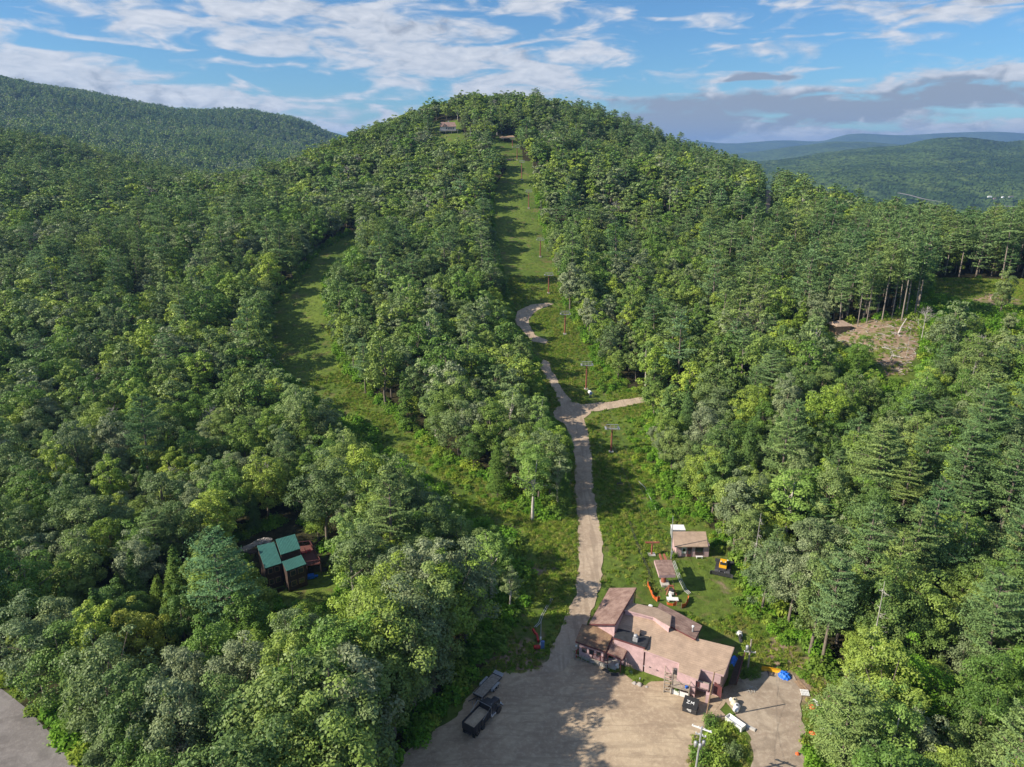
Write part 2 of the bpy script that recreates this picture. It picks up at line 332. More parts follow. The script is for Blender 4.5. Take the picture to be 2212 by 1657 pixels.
OPENS = [OPEN_MAIN, OPEN_ROAD, OPEN_CABIN, OPEN_DIRT, OPEN_FIELD, OPEN_TRAIL, OPEN_HOUSE, OPEN_TOP]

def blocked(x, y, z, h_, r_):
    bad = np.zeros(len(x), bool)
    for f, w in ((0, 0), (0, .25), (.3, .5), (.5, .75), (.7, .7), (.88, .35), (1.0, 0)):
        for s in ((-1, 1) if w else (0,)):
            qx, qy, _ = project(x+s*r_*w, y, z+h_*f)
            for P in OPENS: bad |= inpoly(qx, qy, P)
    return bad

# ------------------------------------------------------------------ ground sheet
def axis(lo, hi, core_lo, core_hi, fine, grow=1.08, mx=40):
    a = list(np.arange(core_lo, core_hi+.1, fine)); s = fine; v = a[-1]
    while v < hi: s = min(s*grow, mx); v += s; a.append(v)
    s = fine; v = a[0]; pre = []
    while v > lo: s = min(s*grow, mx); v -= s; pre.append(v)
    return np.array(pre[::-1]+a)
gx = axis(-1400, 1400, -120, 130, 1.6, 1.03, 30); gy = axis(-300, 1400, 55, 300, 1.6, 1.025, 25)
GX, GY = np.meshgrid(gx, gy); GZ = height(GX, GY)
nx, ny = len(gx), len(gy)
idx = np.arange(nx*ny).reshape(ny, nx)
fq = np.stack([idx[:-1, :-1], idx[:-1, 1:], idx[1:, 1:], idx[1:, :-1]], -1).reshape(-1, 4)
me = np_mesh('ground', np.stack([GX, GY, GZ], -1).reshape(-1, 3), fq, ground_mat(), smooth=True)
gpx, gpy, gdep = project(GX, GY, GZ)
gr = np.zeros(GX.shape)
for P in (OPEN_MAIN, OPEN_FIELD, OPEN_TOP, OPEN_HOUSE): gr = np.maximum(gr, inpoly(gpx, gpy, P)*1.)
ba = np.zeros(GX.shape)
gb = blocked(GX.ravel(), GY.ravel(), GZ.ravel(), np.full(GX.size, 12.), np.full(GX.size, 4.5)).reshape(GX.shape) & (GY < 700)
gr = np.maximum(gr, gb*.62*(1-inpoly(gpx, gpy, OPEN_CABIN)))
for P in (OPEN_DIRT, OPEN_TRAIL): ba = np.maximum(ba, inpoly(gpx, gpy, P)*.58); gr = np.maximum(gr, inpoly(gpx, gpy, P)*.6)
cabin_c = at_z(640, 1230, 0)
ba = np.maximum(ba, inpoly(gpx, gpy, OPEN_CABIN)*.18); gr = np.maximum(gr, (inpoly(gpx, gpy, [(600, 1262), (700, 1230), (760, 1290), (700, 1330)]))*1.)
for (cx, cy, rr, s) in [(1180, 740, 5, .6), (1205, 1030, 6, .75), (1185, 1240, 7, .55), (1110, 520, 7, .45), (600, 730, 6, .4), (1560, 1270, 5, .5), (1690, 1430, 9, .6), (1780, 1480, 8, .8), (1660, 790, 5, .5), (1110, 1420, 9, .7), (1100, 345, 8, .5), (2150, 645, 12, .7), (1420, 1470, 8, .35)]:
    p = G(cx, cy); ba = np.maximum(ba, s*np.exp(-((GX-p[0])**2+(GY-p[1])**2)/rr**2))
for nm, arr in (('grass', gr), ('bare', ba)):
    a = me.attributes.new(nm, 'FLOAT', 'POINT'); a.data.foreach_set('value', arr.ravel().astype(np.float32))
tag(link('ground', me), kind='structure')
# valley floor beyond, as one sheet to the horizon
def canopy_mat(name, a, b_, c_, s=1.):
    m = bpy.data.materials.new(name); m.use_nodes = True; t = NT(m.node_tree); b = t.n['Principled BSDF']
    ge = t.node('ShaderNodeNewGeometry'); p = ge.outputs['Position']
    n1 = t.noise(p, .0022*s, 6, .6); n2 = t.noise(p, .035*s, 5, .7); n3 = t.noise(p, .009*s, 4, .6, .6)
    c = t.mix(t.rng(n1, .44, .56), a, b_); c = t.mix(t.rng(n3, .5, .7), c, c_); c = t.mix(t.rng(n2, .45, .65), c, tuple(x*.35 for x in a))
    t.l.new(c, b.inputs['Base Color']); b.inputs['Roughness'].default_value = 1; b.inputs['Specular IOR Level'].default_value = 0
    bp = t.node('ShaderNodeBump'); bp.inputs['Strength'].default_value = 1; bp.inputs['Distance'].default_value = 5; t.l.new(n2, bp.inputs['Height']); t.l.new(bp.outputs[0], b.inputs['Normal'])
    return m
M_CAN = canopy_mat('distant_canopy', (.045, .08, .024), (.075, .12, .03), (.105, .15, .04))
vx = np.linspace(-14000, 14000, 160); vy = np.linspace(-3000, 17000, 140); VX, VY = np.meshgrid(vx, vy)
VZ = -125+0*VX
i2 = np.arange(VX.size).reshape(VX.shape)
tag(link('valley_floor', np_mesh('valley_floor', np.stack([VX, VY, VZ], -1).reshape(-1, 3), np.stack([i2[:-1, :-1], i2[:-1, 1:], i2[1:, 1:], i2[1:, :-1]], -1).reshape(-1, 4), M_CAN, smooth=True)), kind='structure')

def hill(name, cols, back, step_u, step_v, rough, matl, seed, amp=0.):
    """a hill as a loft: survey columns, each a profile from foot to crest (row, distance); then a far side falling away"""
    pxs = np.array([c[0] for c in cols], float); prof = []
    for c in cols:
        L = [at_y(c[0], py, Y) for py, Y in c[1]]
        L.append(L[-1]+np.array([L[-1][0]*.06, back*.45, -back*.06])); L.append(np.array([L[-1][0]*1.1, L[-1][1]+back, -140])); prof.append(np.array(L))
    prof = np.array(prof)                                  # cols, rows, 3
    def dens(Pm, step, ax):
        Pm = np.moveaxis(Pm, ax, 0); d = np.linalg.norm(np.diff(Pm, axis=0), axis=2).mean(1); u = np.concatenate([[0], np.cumsum(d)]); n = max(3, int(u[-1]/step)); q = np.linspace(0, u[-1], n)
        # smooth (Catmull-like) resampling along the axis
        k = np.clip(np.searchsorted(u, q, side='right')-1, 0, len(u)-2); f = ((q-u[k])/(u[k+1]-u[k]))[:, None, None]
        p0 = Pm[np.maximum(k-1, 0)]; p1 = Pm[k]; p2 = Pm[k+1]; p3 = Pm[np.minimum(k+2, len(u)-1)]
        r = .5*(2*p1+(p2-p0)*f+(2*p0-5*p1+4*p2-p3)*f**2+(3*p1-3*p2+p3-p0)*f**3); return np.moveaxis(r, 0, ax)
    S = dens(dens(prof, step_u, 0), step_v, 1)
    x, y = S[..., 0], S[..., 1]
    S[..., 2] += (fbm(x, y, rough[0], seed)-.47)*rough[1]+(fbm(x, y, rough[0]/4, seed+5)-.47)*rough[1]*.3
    if amp: S[..., 2] += (hash2(np.round(x/7), np.round(y/7), seed)**1.5)*amp
    ii = np.arange(S.shape[0]*S.shape[1]).reshape(S.shape[:2])
    f4 = np.stack([ii[:-1, :-1], ii[1:, :-1], ii[1:, 1:], ii[:-1, 1:]], -1).reshape(-1, 4)
    tag(link(name, np_mesh(name, S.reshape(-1, 3), f4, matl, smooth=not amp)), kind='structure')
    return S
LH = hill('forested_hill', [(-500, [(480, 800), (300, 1050), (180, 1400), (80, 1900)]), (-200, [(460, 800), (320, 1050), (220, 1400), (140, 1900)]), (0, [(440, 800), (330, 1050), (250, 1450), (182, 1900)]), (130, [(440, 850), (345, 1100), (265, 1500), (203, 2000)]),
       (280, [(440, 900), (360, 1150), (290, 1600), (230, 2050)]), (420, [(450, 950), (375, 1200), (300, 1700), (250, 2150)]), (540, [(450, 950), (385, 1250), (305, 1850), (252, 2300)]), (640, [(450, 950), (385, 1300), (322, 1950), (272, 2400)]), (730, [(450, 950), (385, 1350), (340, 2000), (305, 2500)]), (840, [(460, 950), (400, 1350), (370, 2000), (350, 2500)])],
       900, 22, 22, (330, 34), M_CAN, 11)
hill('far_ridge', [(560, [(340, 3200), (300, 3600), (285, 4000)]), (690, [(340, 3200), (300, 3600), (281, 4000)]), (760, [(340, 3200), (310, 3600), (295, 4000)]), (860, [(350, 3200), (330, 3600), (320, 4000)])], 900, 50, 50, (500, 20), M_CAN, 12)
RH = hill('valley_hill', [(1380, [(480, 2300), (430, 2800), (385, 3600), (372, 4300)]), (1600, [(480, 2300), (425, 2700), (375, 3500), (354, 4300)]), (1740, [(475, 2300), (410, 2700), (355, 3500), (336, 4400)]), (1850, [(470, 2300), (400, 2700), (342, 3500), (324, 4400)]), (1950, [(466, 2300), (395, 2700), (332, 3500), (312, 4300)]), (2030, [(466, 2300), (395, 2700), (325, 3500), (302, 4200)]), (2090, [(466, 2300), (395, 2700), (325, 3500), (301, 4200)]), (2160, [(466, 2300), (395, 2700), (330, 3500), (310, 4300)]), (2212, [(466, 2300), (395, 2700), (330, 3500), (307, 4400)]), (2400, [(470, 2300), (400, 2700), (340, 3500), (312, 4500)]), (2700, [(470, 2300), (410, 2700), (360, 3500), (340, 4500)])],
       1500, 9, 12, (420, 46), M_CAN, 13, 4.5)
hill('middle_ridge', [(1300, [(375, 6000), (350, 6800), (340, 7400)]), (1480, [(375, 6000), (345, 6800), (326, 7400)]), (1560, [(375, 6000), (348, 6800), (332, 7400)]), (1650, [(375, 6000), (340, 6800), (328, 7400)]), (1760, [(360, 6000), (325, 6800), (312, 7400)]), (1850, [(360, 6000), (320, 6800), (306, 7400)]), (1940, [(360, 6000), (325, 6800), (312, 7400)]), (2100, [(360, 6000), (335, 6800), (322, 7400)]), (2600, [(360, 6000), (335, 6800), (325, 7400)])],
     2000, 90, 90, (900, 50), M_CAN, 14)
hill('far_mountains', [(1200, [(345, 9500), (325, 11000), (318, 12000)]), (1430, [(345, 9500), (322, 11000), (308, 12000)]), (1500, [(345, 9500), (322, 11000), (304, 12000)]), (1580, [(345, 9500), (322, 11000), (309, 12000)]), (1680, [(345, 9500), (320, 11000), (303, 12000)]), (1770, [(345, 9500), (320, 11000), (305, 12000)]), (1810, [(345, 9500), (312, 11000), (296, 12000)]), (1850, [(345, 9500), (308, 11000), (289, 12000)]), (1950, [(345, 9500), (308, 11000), (293, 12000)]), (2050, [(345, 9500), (308, 11000), (288, 12000)]), (2140, [(345, 9500), (308, 11000), (286, 12000)]), (2260, [(345, 9500), (308, 11000), (290, 12000)]), (2500, [(345, 9500), (308, 11000), (290, 12000)])],
     2500, 110, 150, (1200, 44), M_CAN, 15)

# ------------------------------------------------------------------ tree meshes
def quads(C, N, s, rng, asp=.62):
    n = len(C); N = N/np.linalg.norm(N, axis=1, keepdims=True); a = rng.normal(size=(n, 3)); u = np.cross(N, a); u /= np.linalg.norm(u, axis=1, keepdims=True); v = np.cross(N, u)
    s = np.asarray(s).reshape(-1, 1)*np.ones((n, 1)); V = np.stack([C-u*s, C-v*s*asp, C+u*s, C+v*s*asp], 1).reshape(-1, 3)
    return V, np.arange(n*4).reshape(n, 4)
def tube(pts, rad, k=6):
    """tapered tube along pts -> verts, quads"""
    pts = np.array(pts, float); n = len(pts); V = []; T = np.gradient(pts, axis=0); T /= np.linalg.norm(T, axis=1, keepdims=True)+1e-9
    for p, t_, r in zip(pts, T, rad):
        a = np.array([1., 0, 0]) if abs(t_[0]) < .8 else np.array([0, 1., 0]); u = np.cross(t_, a); u /= np.linalg.norm(u); v = np.cross(t_, u)
        for j in range(k): th = 2*math.pi*j/k; V.append(p+r*(math.cos(th)*u+math.sin(th)*v))
    Fq = [[i*k+j, i*k+(j+1) % k, (i+1)*k+(j+1) % k, (i+1)*k+j] for i in range(n-1) for j in range(k)]
    return np.array(V), np.array(Fq)
def joinm(parts):
    V = []; Fq = []; o = 0
    for v, f in parts: V.append(v); Fq.append(f+o); o += len(v)
    return np.concatenate(V), np.concatenate(Fq)
def limb(rng, a, b, r0, r1, n=4, wob=.06):
    a = np.array(a, float); b = np.array(b, float); L = np.linalg.norm(b-a); q = np.linspace(0, 1, n)[:, None]; p = a+(b-a)*q+rng.normal(size=(n, 3))*L*wob*np.sin(q*math.pi)
    return tube(p, np.linspace(r0, r1, n), 5)
def broadleaf(seed, Hh, Rr, nc, nl, leaf, zc=.56, vz=.44, sparse=0.):
    rng = np.random.default_rng(seed); C0 = np.array([0, 0, Hh*zc]); ax = np.array([Rr, Rr*rng.uniform(.85, 1.1), Hh*vz])
    i = np.arange(nc)+.5; ph = np.arccos(1-1.82*i/nc); th = i*2.39996+rng.uniform(0, 6)
    D = np.stack([np.cos(th)*np.sin(ph), np.sin(th)*np.sin(ph), np.cos(ph)], 1)+rng.normal(size=(nc, 3))*.16
    rad = rng.uniform(.50, .92, (nc, 1)); rad[rng.random(nc) < .2] *= .6
    CC = C0+D*rad*ax; rc = Rr*rng.uniform(.17, .36, nc)
    w = rc**2/np.sum(rc**2); cnt = np.maximum(6, (w*nl).astype(int)); Cs = []; Ns = []
    for c, r, k in zip(CC, rc, cnt):
        d = rng.normal(size=(k, 3)); out = (c-C0)/np.linalg.norm(c-C0); d += out*.7+np.array([0, 0, .45]); d /= np.linalg.norm(d, axis=1, keepdims=True)
        p = c+d*r*rng.uniform(.7, 1.12, (k, 1))*np.array([1, 1, .72]); Cs.append(p); Ns.append(d*.75+np.array([0, 0, .35])+rng.normal(size=(k, 3))*.42)
    C = np.concatenate(Cs); N = np.concatenate(Ns); crown = quads(C, N, rng.uniform(.7, 1.25, len(C))*leaf, rng)
    tp = [(0, 0, -1.2), (.05, 0, Hh*.2), (rng.normal()*.3, rng.normal()*.3, Hh*.45), (rng.normal()*.4, rng.normal()*.4, Hh*.8)]
    tr = [tube(tp, [Hh*.020, Hh*.015, Hh*.011, Hh*.004], 7)]
    for j in rng.choice(nc, min(nc, 9), replace=False): tr.append(limb(rng, np.array(tp[2])*np.array([1, 1, rng.uniform(.7, 1.2)]), CC[j], Hh*.007, Hh*.0025))
    return joinm(tr), crown
def pine(seed, Hh, Rr, nw, per, leaf, base=.28, thin=1., tk=1.):
    rng = np.random.default_rng(seed); Cs = []; Ns = []; tr = [tube([(0, 0, -1.2), (0, 0, Hh*.4), (rng.normal()*.2, rng.normal()*.2, Hh*.97)], [Hh*.017*tk, Hh*.012*tk, Hh*.002], 7)]
    for w in range(nw):
        f = (w+.5)/nw; z = Hh*(base+(1-base)*f); rr = Rr*(math.sin(math.pi*min(1, (1-f)*.62+.02))**.8)*rng.uniform(.72, 1.15)*(1 if f > .18 else .7)
        nb = rng.integers(4, 8); a0 = rng.uniform(0, 6.3)
        for b in range(nb):
            a = a0+b*6.283/nb+rng.normal()*.25; L = rr*rng.uniform(.42, 1.2)+.25
            if rng.random() < .17: continue
            z = Hh*(base+(1-base)*f)+rng.normal()*Hh*.018
            up = rng.uniform(.05, .32)+f*.35; dv = np.array([math.cos(a), math.sin(a), 0]); tip = np.array([0, 0, z])+dv*L+np.array([0, 0, L*up])
            if b % 2 == 0: tr.append(limb(rng, (0, 0, z-.1), tip, .06, .02, 3))
            k = int(per*(L/Rr+.25)*thin); t = rng.uniform(.22, 1.05, k)**.75; side = rng.normal(size=k)*(.12+.24*np.sin(np.clip(t, 0, 1)*math.pi*.85))*L
            sv = np.array([-dv[1], dv[0], 0]); p = np.array([0, 0, z])+dv*(t*L)[:, None]+sv*side[:, None]; p[:, 2] += L*up*t**1.4+rng.normal(size=k)*.07*(1+L*.08)-np.abs(side)*.10
            nrm = np.array([0, 0, 1.])+dv*.35+rng.normal(size=(k, 3))*.45; Cs.append(p); Ns.append(nrm)
    C = np.concatenate(Cs); N = np.concatenate(Ns); return joinm(tr), quads(C, N, rng.uniform(.7, 1.3, len(C))*leaf, rng, .42)
def hemlock(seed, Hh, Rr, n, leaf, base=.12):
    rng = np.random.default_rng(seed); nb = n//22; Cs = []; Ns = []
    for b in range(nb):
        f = (rng.random()**.75); z = Hh*(base+(1-base)*(1-f)*1.0) if False else Hh*(1-f*(1-base)); L = Rr*(f**.75)*rng.uniform(.65, 1.12)+.2; a = rng.uniform(0, 6.283); dv = np.array([math.cos(a), math.sin(a), 0]); k = 22
        t = rng.uniform(.25, 1.05, k); sv = np.array([-dv[1], dv[0], 0]); p = np.array([0, 0, z])+dv*(t*L)[:, None]+sv*(rng.normal(size=k)*.16*L)[:, None]
        p[:, 2] += -t**1.5*L*.28+L*.12+rng.normal(size=k)*.08; Cs.append(p); Ns.append(np.array([0, 0, .8])+dv*.55+rng.normal(size=(k, 3))*.4)
    C = np.concatenate(Cs); N = np.concatenate(Ns); return tube([(0, 0, -1), (0, 0, Hh*.5), (0, 0, Hh*.99)], [Hh*.016, Hh*.01, .02], 6), quads(C, N, rng.uniform(.7, 1.3, len(C))*leaf, rng, .5)
def bare(seed, Hh, pine_like=False):
    rng = np.random.default_rng(seed); tr = [tube([(0, 0, -1), (.1, 0, Hh*.4), (rng.normal()*.3, .1, Hh)], [.17, .12, .03], 6)]
    for k in range(26):
        z = Hh*rng.uniform(.3, .95); a = rng.uniform(0, 6.3); L = (Hh-z)*.5+.5 if not pine_like else 1.6*(1.15-z/Hh)+.3; e = rng.uniform(.5, 1.2) if not pine_like else rng.uniform(-.2, .3)
        q = np.array([math.cos(a)*L, math.sin(a)*L, z+L*e]); tr.append(limb(rng, (0, 0, z), q, .055, .015, 4, .08))
        if not pine_like:
            for m_ in range(3): o = rng.normal(size=3)*L*.35; o[2] = abs(o[2]); mid = np.array([0, 0, z])*.4+q*.6; tr.append(limb(rng, mid, mid+o, .03, .01, 3, .1))
    return joinm(tr), None
# proto[kind][lod] = list of (trunk mesh, crown mesh, joined mesh, height, radius)
PROTO = {}
def proto(kind, lod, Hh, Rr, tc, bark, leafm):
    (tv, tf), cr = tc; nm = {'broad': 'broadleaf', 'birch': 'birch', 'pine': 'pine', 'hemlock': 'hemlock', 'dead': 'dead_tree', 'snag': 'bare_pine'}[kind]
    tm = np_mesh(nm+'_trunk', tv, tf, bark, smooth=True); cm = None
    if cr is not None:
        cm = np_mesh(nm+'_crown', cr[0], cr[1], leafm); V, Fq = joinm([(tv, tf), cr]); jm = np_mesh(nm+'_tree', V, Fq, [bark, leafm], np.r_[np.zeros(len(tf)), np.ones(len(cr[1]))])
    else: jm = tm
    PROTO.setdefault(kind, {}).setdefault(lod, []).append((tm, cm, jm, Hh, Rr))
BS = [(15, 4.0), (16, 4.7), (13.5, 3.5), (17, 4.1), (14, 4.5), (16, 3.3)]
for k, (h_, r_) in enumerate(BS):
    proto('broad', 0, h_, r_, broadleaf(100+k, h_, r_, 64, 10500, .165), M_BARK, L_BROAD)
    if k < 5: proto('broad', 1, h_, r_, broadleaf(120+k, h_, r_, 46, 3400, .27), M_BARK, L_BROAD)
    if k < 4: proto('broad', 2, h_, r_, broadleaf(140+k, h_, r_, 30, 1100, .47), M_BARK, L_BROAD)
for k, (h_, r_) in enumerate([(15, 2.7), (16.5, 3.0), (14, 2.5)]):
    proto('birch', 0, h_, r_, broadleaf(200+k, h_, r_, 52, 4200, .16, .63, .37), M_PALE, L_BIRCH)
    if k < 2: proto('birch', 1, h_, r_, broadleaf(210+k, h_, r_, 36, 1700, .27, .63, .37), M_PALE, L_BIRCH); proto('birch', 2, h_, r_, broadleaf(220+k, h_, r_, 22, 620, .45, .63, .37), M_PALE, L_BIRCH)
for k, (h_, r_, b_) in enumerate([(20, 4.5, .16), (22, 4.7, .28), (18, 4.3, .14), (23, 4.3, .42)]):
    proto('pine', 0, h_, r_, pine(300+k, h_, r_, 15, 210, .17, b_), M_BARK, L_PINE)
    if k < 3: proto('pine', 1, h_, r_, pine(310+k, h_, r_, 13, 80, .28, b_), M_BARK, L_PINE); proto('pine', 2, h_, r_, pine(320+k, h_, r_, 10, 30, .50, b_), M_BARK, L_PINE)
proto('pine', 1, 23, 3.9, pine(340, 23, 3.9, 10, 80, .28, .50, 1., .68), mat('pine_bark', (.24, .20, .165), .95, .25, 1.5), L_PINE)
for k, (h_, r_) in enumerate([(14, 2.9), (16, 3.1)]):
    proto('hemlock', 0, h_, r_, hemlock(400+k, h_, r_, 9000, .15), M_BARK, L_HEM); proto('hemlock', 1, h_, r_, hemlock(410+k, h_, r_, 3400, .25), M_BARK, L_HEM); proto('hemlock', 2, h_, r_, hemlock(420+k, h_, r_, 800, .5), M_BARK, L_HEM)
for k in range(2):
    proto('dead', 0, 12, 2, bare(500+k, 12), M_GREYB, None); proto('snag', 0, 17, 1.5, bare(510+k, 17, True), M_GREYB, None)
for kd in ('dead', 'snag'):
    for l in (1, 2): PROTO[kd][l] = PROTO[kd][0]

# ------------------------------------------------------------------ where the trees stand
rng = np.random.default_rng(7)
def scatter(y0, y1, sp, margin):
    pts = []
    y = y0
    while y < y1:
        half = .745*(y+10)+margin; xs = np.arange(-half, half, sp)+((round(y/sp) % 2)*.5)*sp
        pts.append(np.stack([xs+rng.uniform(-.36, .36, len(xs))*sp, y+rng.uniform(-.36, .36, len(xs))*sp], 1)); y += sp*.88
    return np.concatenate(pts)
A_ = np.concatenate([scatter(35, 165, 5.1, 45), scatter(165, 330, 5.8, 45), scatter(330, 640, 6.7, 40), scatter(640, 930, 7.2, 40)])
TX, TY = A_[:, 0], A_[:, 1]; TZ = height(TX, TY)
bpx, bpy_, bd = project(TX, TY, TZ)
n = len(TX); u = rng.random(n); patch = fbm(TX, TY, 55, 21); patch2 = fbm(TX, TY, 35, 31)
# pines gather east of the run and in stands; hemlocks in the near west woods, more of them added to darken it
pp = np.full(n, .04)+.26*sstep(.5, .62, patch)
east = bpx > 1200
pp = np.where(east, pp+.05, pp*.6)
pp = np.where(inpoly(bpx, bpy_, [(1500, 560), (2300, 470), (2300, 720), (1950, 700), (1700, 720)]), .62, pp)
pp = np.where(inpoly(bpx, bpy_, [(1230, 200), (1420, 250), (1700, 370), (1700, 450), (1400, 360), (1250, 300)]), .55, pp)
pp = np.where(inpoly(bpx, bpy_, [(1780, 1000), (2400, 900), (2400, 1500), (1980, 1450), (1860, 1250)]), .24, pp)
pp = np.where((bpx < 420) & (bpy_ > 330) & (bpy_ < 720), .05+.45*sstep(.48, .56, patch2), pp)
pp = np.where(inpoly(bpx, bpy_, [(1230, 480), (1500, 480), (1560, 900), (1420, 1000), (1300, 800)]), .10, pp)
kind = np.full(n, 0)
kind[u < pp] = 2
r2 = rng.random(n)
hem = .07+.28*inpoly(bpx, bpy_, [(1400, 850), (1700, 850), (1720, 1120), (1470, 1120)])+.28*((bpx < 900) & (bpy_ > 1000))*(patch2 > .42)
kind[(kind == 0) & (r2 < hem)] = 3
bir = .05+.12*(inpoly(bpx, bpy_, [(850, 650), (1250, 650), (1250, 1150), (1000, 1150)]))+.12*(inpoly(bpx, bpy_, [(600, 1100), (1200, 1100), (1200, 1400), (700, 1400)]))
kind[(kind == 0) & (r2 > 1-bir)] = 1
dd = rng.random(n); kind[(kind < 2) & (dd < .012)] = 4; kind[(kind == 2) & (dd < .02)] = 5
KN = ['broad', 'birch', 'pine', 'hemlock', 'dead', 'snag']
lod = np.where(TY < 175, 0, np.where(TY < 360, 1, 2))
var = rng.integers(0, 60, n); barez = inpoly(bpx, bpy_, [(1780, 640), (2300, 540), (2300, 606), (2000, 606), (1985, 695), (1800, 714)]); barez &= rng.random(n) < .6; kind[barez] = 2; var[barez] = 3
sc = rng.uniform(.62, 1.14, n)*(1+.12*(patch2-.5))*np.where(TY > 165, 1.14, 1)*np.where(TY > 330, 1.14, 1); szj = rng.uniform(.9, 1.12, n)*np.where(TY > 165, .9, 1)*np.where(TY > 330, .80, 1)
sc = np.where(kind == 3, sc*rng.uniform(.7, 1., n), sc); sc = np.where((kind == 0) & (rng.random(n) < .12), sc*.7, sc)
sc = np.where(TY > 500, sc*.82, sc)
nearE = (TY < 330) & (bpx > 1280) & (bpx < 1560) & (bpy_ > 500); sc = np.where(nearE & (kind < 2), sc*.92, sc)
th_ = np.array([PROTO[KN[k]][l][v % len(PROTO[KN[k]][l])][3] for k, l, v in zip(kind, lod, var)])*sc*szj
trr = np.array([PROTO[KN[k]][l][v % len(PROTO[KN[k]][l])][4] for k, l, v in zip(kind, lod, var)])*sc
ok = ~blocked(TX, TY, TZ, th_, trr)
# trees the survey singles out are placed by hand further down; leave them room
SPECIAL = []; EDGE = [(1000, 1440), (965, 1495), (925, 1545), (880, 1590), (842, 1640), (800, 1690), (740, 1740), (690, 1800), (1035, 1400), (620, 1880), (760, 1600), (860, 1510), (905, 1500), (950, 1440), (870, 1560), (820, 1620), (780, 1660), (720, 1700), (680, 1760), (990, 1400), (900, 1450), (760, 1830), (800, 1760)]   # (name, kind, survey column, survey row of the base, height, radius factor, crown material or None, label)
def special(*a): SPECIAL.append(a)
special('pine_tree', 'pine', 497, 1412, 22, 1.12, L_WPINE, 'tall blue green pine standing in front of the green roofed cabin')
special('broadleaf_tree', 'broad', 318, 1470, 13, .95, L_YEL, 'maple with yellow turning leaves among the dark woods below the cabin')
special('birch_tree', 'birch', 768, 1312, 18, 1.0, None, 'large pale birch with drooping crown beside the cabin lawn')
special('birch_tree', 'birch', 1062, 1300, 15, 1.3, None, 'pale grey green birch leaning over the open strip above the parked trailer')
special('broadleaf_tree', 'broad', 268, 1610, 17, .95, None, 'big grey green tree whose limbs overhang the paved road')
special('pine_tree', 'pine', 790, 850, 17, .95, None, 'dark pine at the open edge of the narrower grass run')
special('broadleaf_tree', 'broad', 1160, 948, 9.5, .9, L_BIRCH, 'pale round tree beside the gravel road junction')
special('birch_tree', 'birch', 1150, 1122, 17, 1.2, None, 'birch with two white trunks beside the straight gravel road')
special('hemlock_tree', 'hemlock', 1075, 1075, 15, .9, None, 'pointed dark hemlock among birches near the gravel road')
special('pine_tree', 'pine', 1182, 226, 15, .7, None, 'lone spiky pine standing above the summit skyline')
special('pine_tree', 'pine', 1905, 694, 24, .8, None, 'tall thin trunked pine at the upper edge of the red dirt clearing')
special('pine_tree', 'pine', 1947, 694, 26, .8, None, 'tallest pine beside the leaning dead trunks of the dirt clearing')
special('pine_tree', 'pine', 1852, 706, 20, .7, None, 'pine with a long bare trunk nearest the small tan roof')
special('pine_tree', 'pine', 1872, 698, 22, .62, None, 'slim pine between the thin trunked pine and the small tan roof')
special('pine_tree', 'pine', 1926, 690, 21, .6, None, 'short pine squeezed between the two tallest clearing pines')
special('dead_tree', 'snag', 1958, 768, 9, .7, None, 'short dead pale trunk standing low in the dirt clearing')
special('broadleaf_tree', 'broad', 1850, 812, 11, 1.0, None, 'bright green round tree just below the red dirt clearing')
special('broadleaf_tree', 'broad', 2160, 680, 15, .95, None, 'dark round tree at the edge of the grassy field by the pines')
special('birch_tree', 'birch', 1690, 1190, 19, 1.4, None, 'large pale poplar behind the parked snow groomer')
special('broadleaf_tree', 'broad', 1935, 1600, 15, 1.0, L_BUSH, 'bright yellow green tree beside the rubbish heap and driveway')
special('dead_tree', 'snag', 1868, 1500, 19, 1.0, None, 'slender dead pine trunk with bare side twigs above the yard')
special('dead_tree', 'dead', 1990, 735, 10, 1.0, None, 'bare silvery tree beside the red dirt clearing')
for k_, (a_, b_) in enumerate(EDGE): special('broadleaf_tree', 'broad', a_-28, b_, 18.5+(k_*7 % 4), .95, None, 'broad dark tree of the row shading the west edge of the gravel lot')
sx = []; 
for s in SPECIAL:
    p = G(s[2], s[3]); sx.append(p)
sx = np.array(sx)
for p, s in zip(sx, SPECIAL):
    ok &= np.hypot(TX-p[0], TY-p[1]) > (4.2 if s[1] != 'snag' else 2)
    if s[3] > 900:   # and nothing tall right in front of them
        ok &= ~((np.abs(TX-p[0]) < 3.2) & (TY < p[1]) & (TY > p[1]-9))
vis = (bpx > -160) & (bpx < 2372) & (TY > 40)
TX, TY, TZ, kind, lod, var, sc, szj, bd, vis, bpx, bpy_, th_ = [a[ok] for a in (TX, TY, TZ, kind, lod, var, sc, szj, bd, vis, bpx, bpy_, th_)]
rot = rng.uniform(0, 6.283, len(TX))
size = th_/bd*vis
# ---- labels by stand
def stand(px, py, y):
    if y > 640: return 'on the low ridge beyond the west valley' if px < 700 else 'behind the hill summit'
    if py < 330 and 760 < px < 1700: return 'near the hill summit'
    if px < 1150 and py > 1250: return 'in the dark woods between paved road and gravel lot'
    if px < 640 and py > 800: return 'in the west woods above the green roofed cabin'
    if px < 640: return 'on the wooded slope west of the grass runs'
    if px < 1240 and py > 640: return 'between the narrow grass run and the gravel road'
    if px < 1110: return 'on the upper slope between the two grass runs'
    if py > 1150: return 'in the woods east of the lodge yard'
    if py > 800: return 'in the thick woods east of the gravel road fork'
    if px > 1800: return 'around the dirt clearing on the east slope'
    return 'on the slope east of the lift towers'
TN = {0: ('broadleaf_tree', 'green leafy tree'), 1: ('birch_tree', 'pale birch with whitish trunk'), 2: ('pine_tree', 'blue green tiered pine'), 3: ('hemlock_tree', 'pointed dark green hemlock'), 4: ('dead_tree', 'leafless grey tree'), 5: ('dead_tree', 'dead bare pine trunk')}
taken = np.zeros(len(TX), bool)
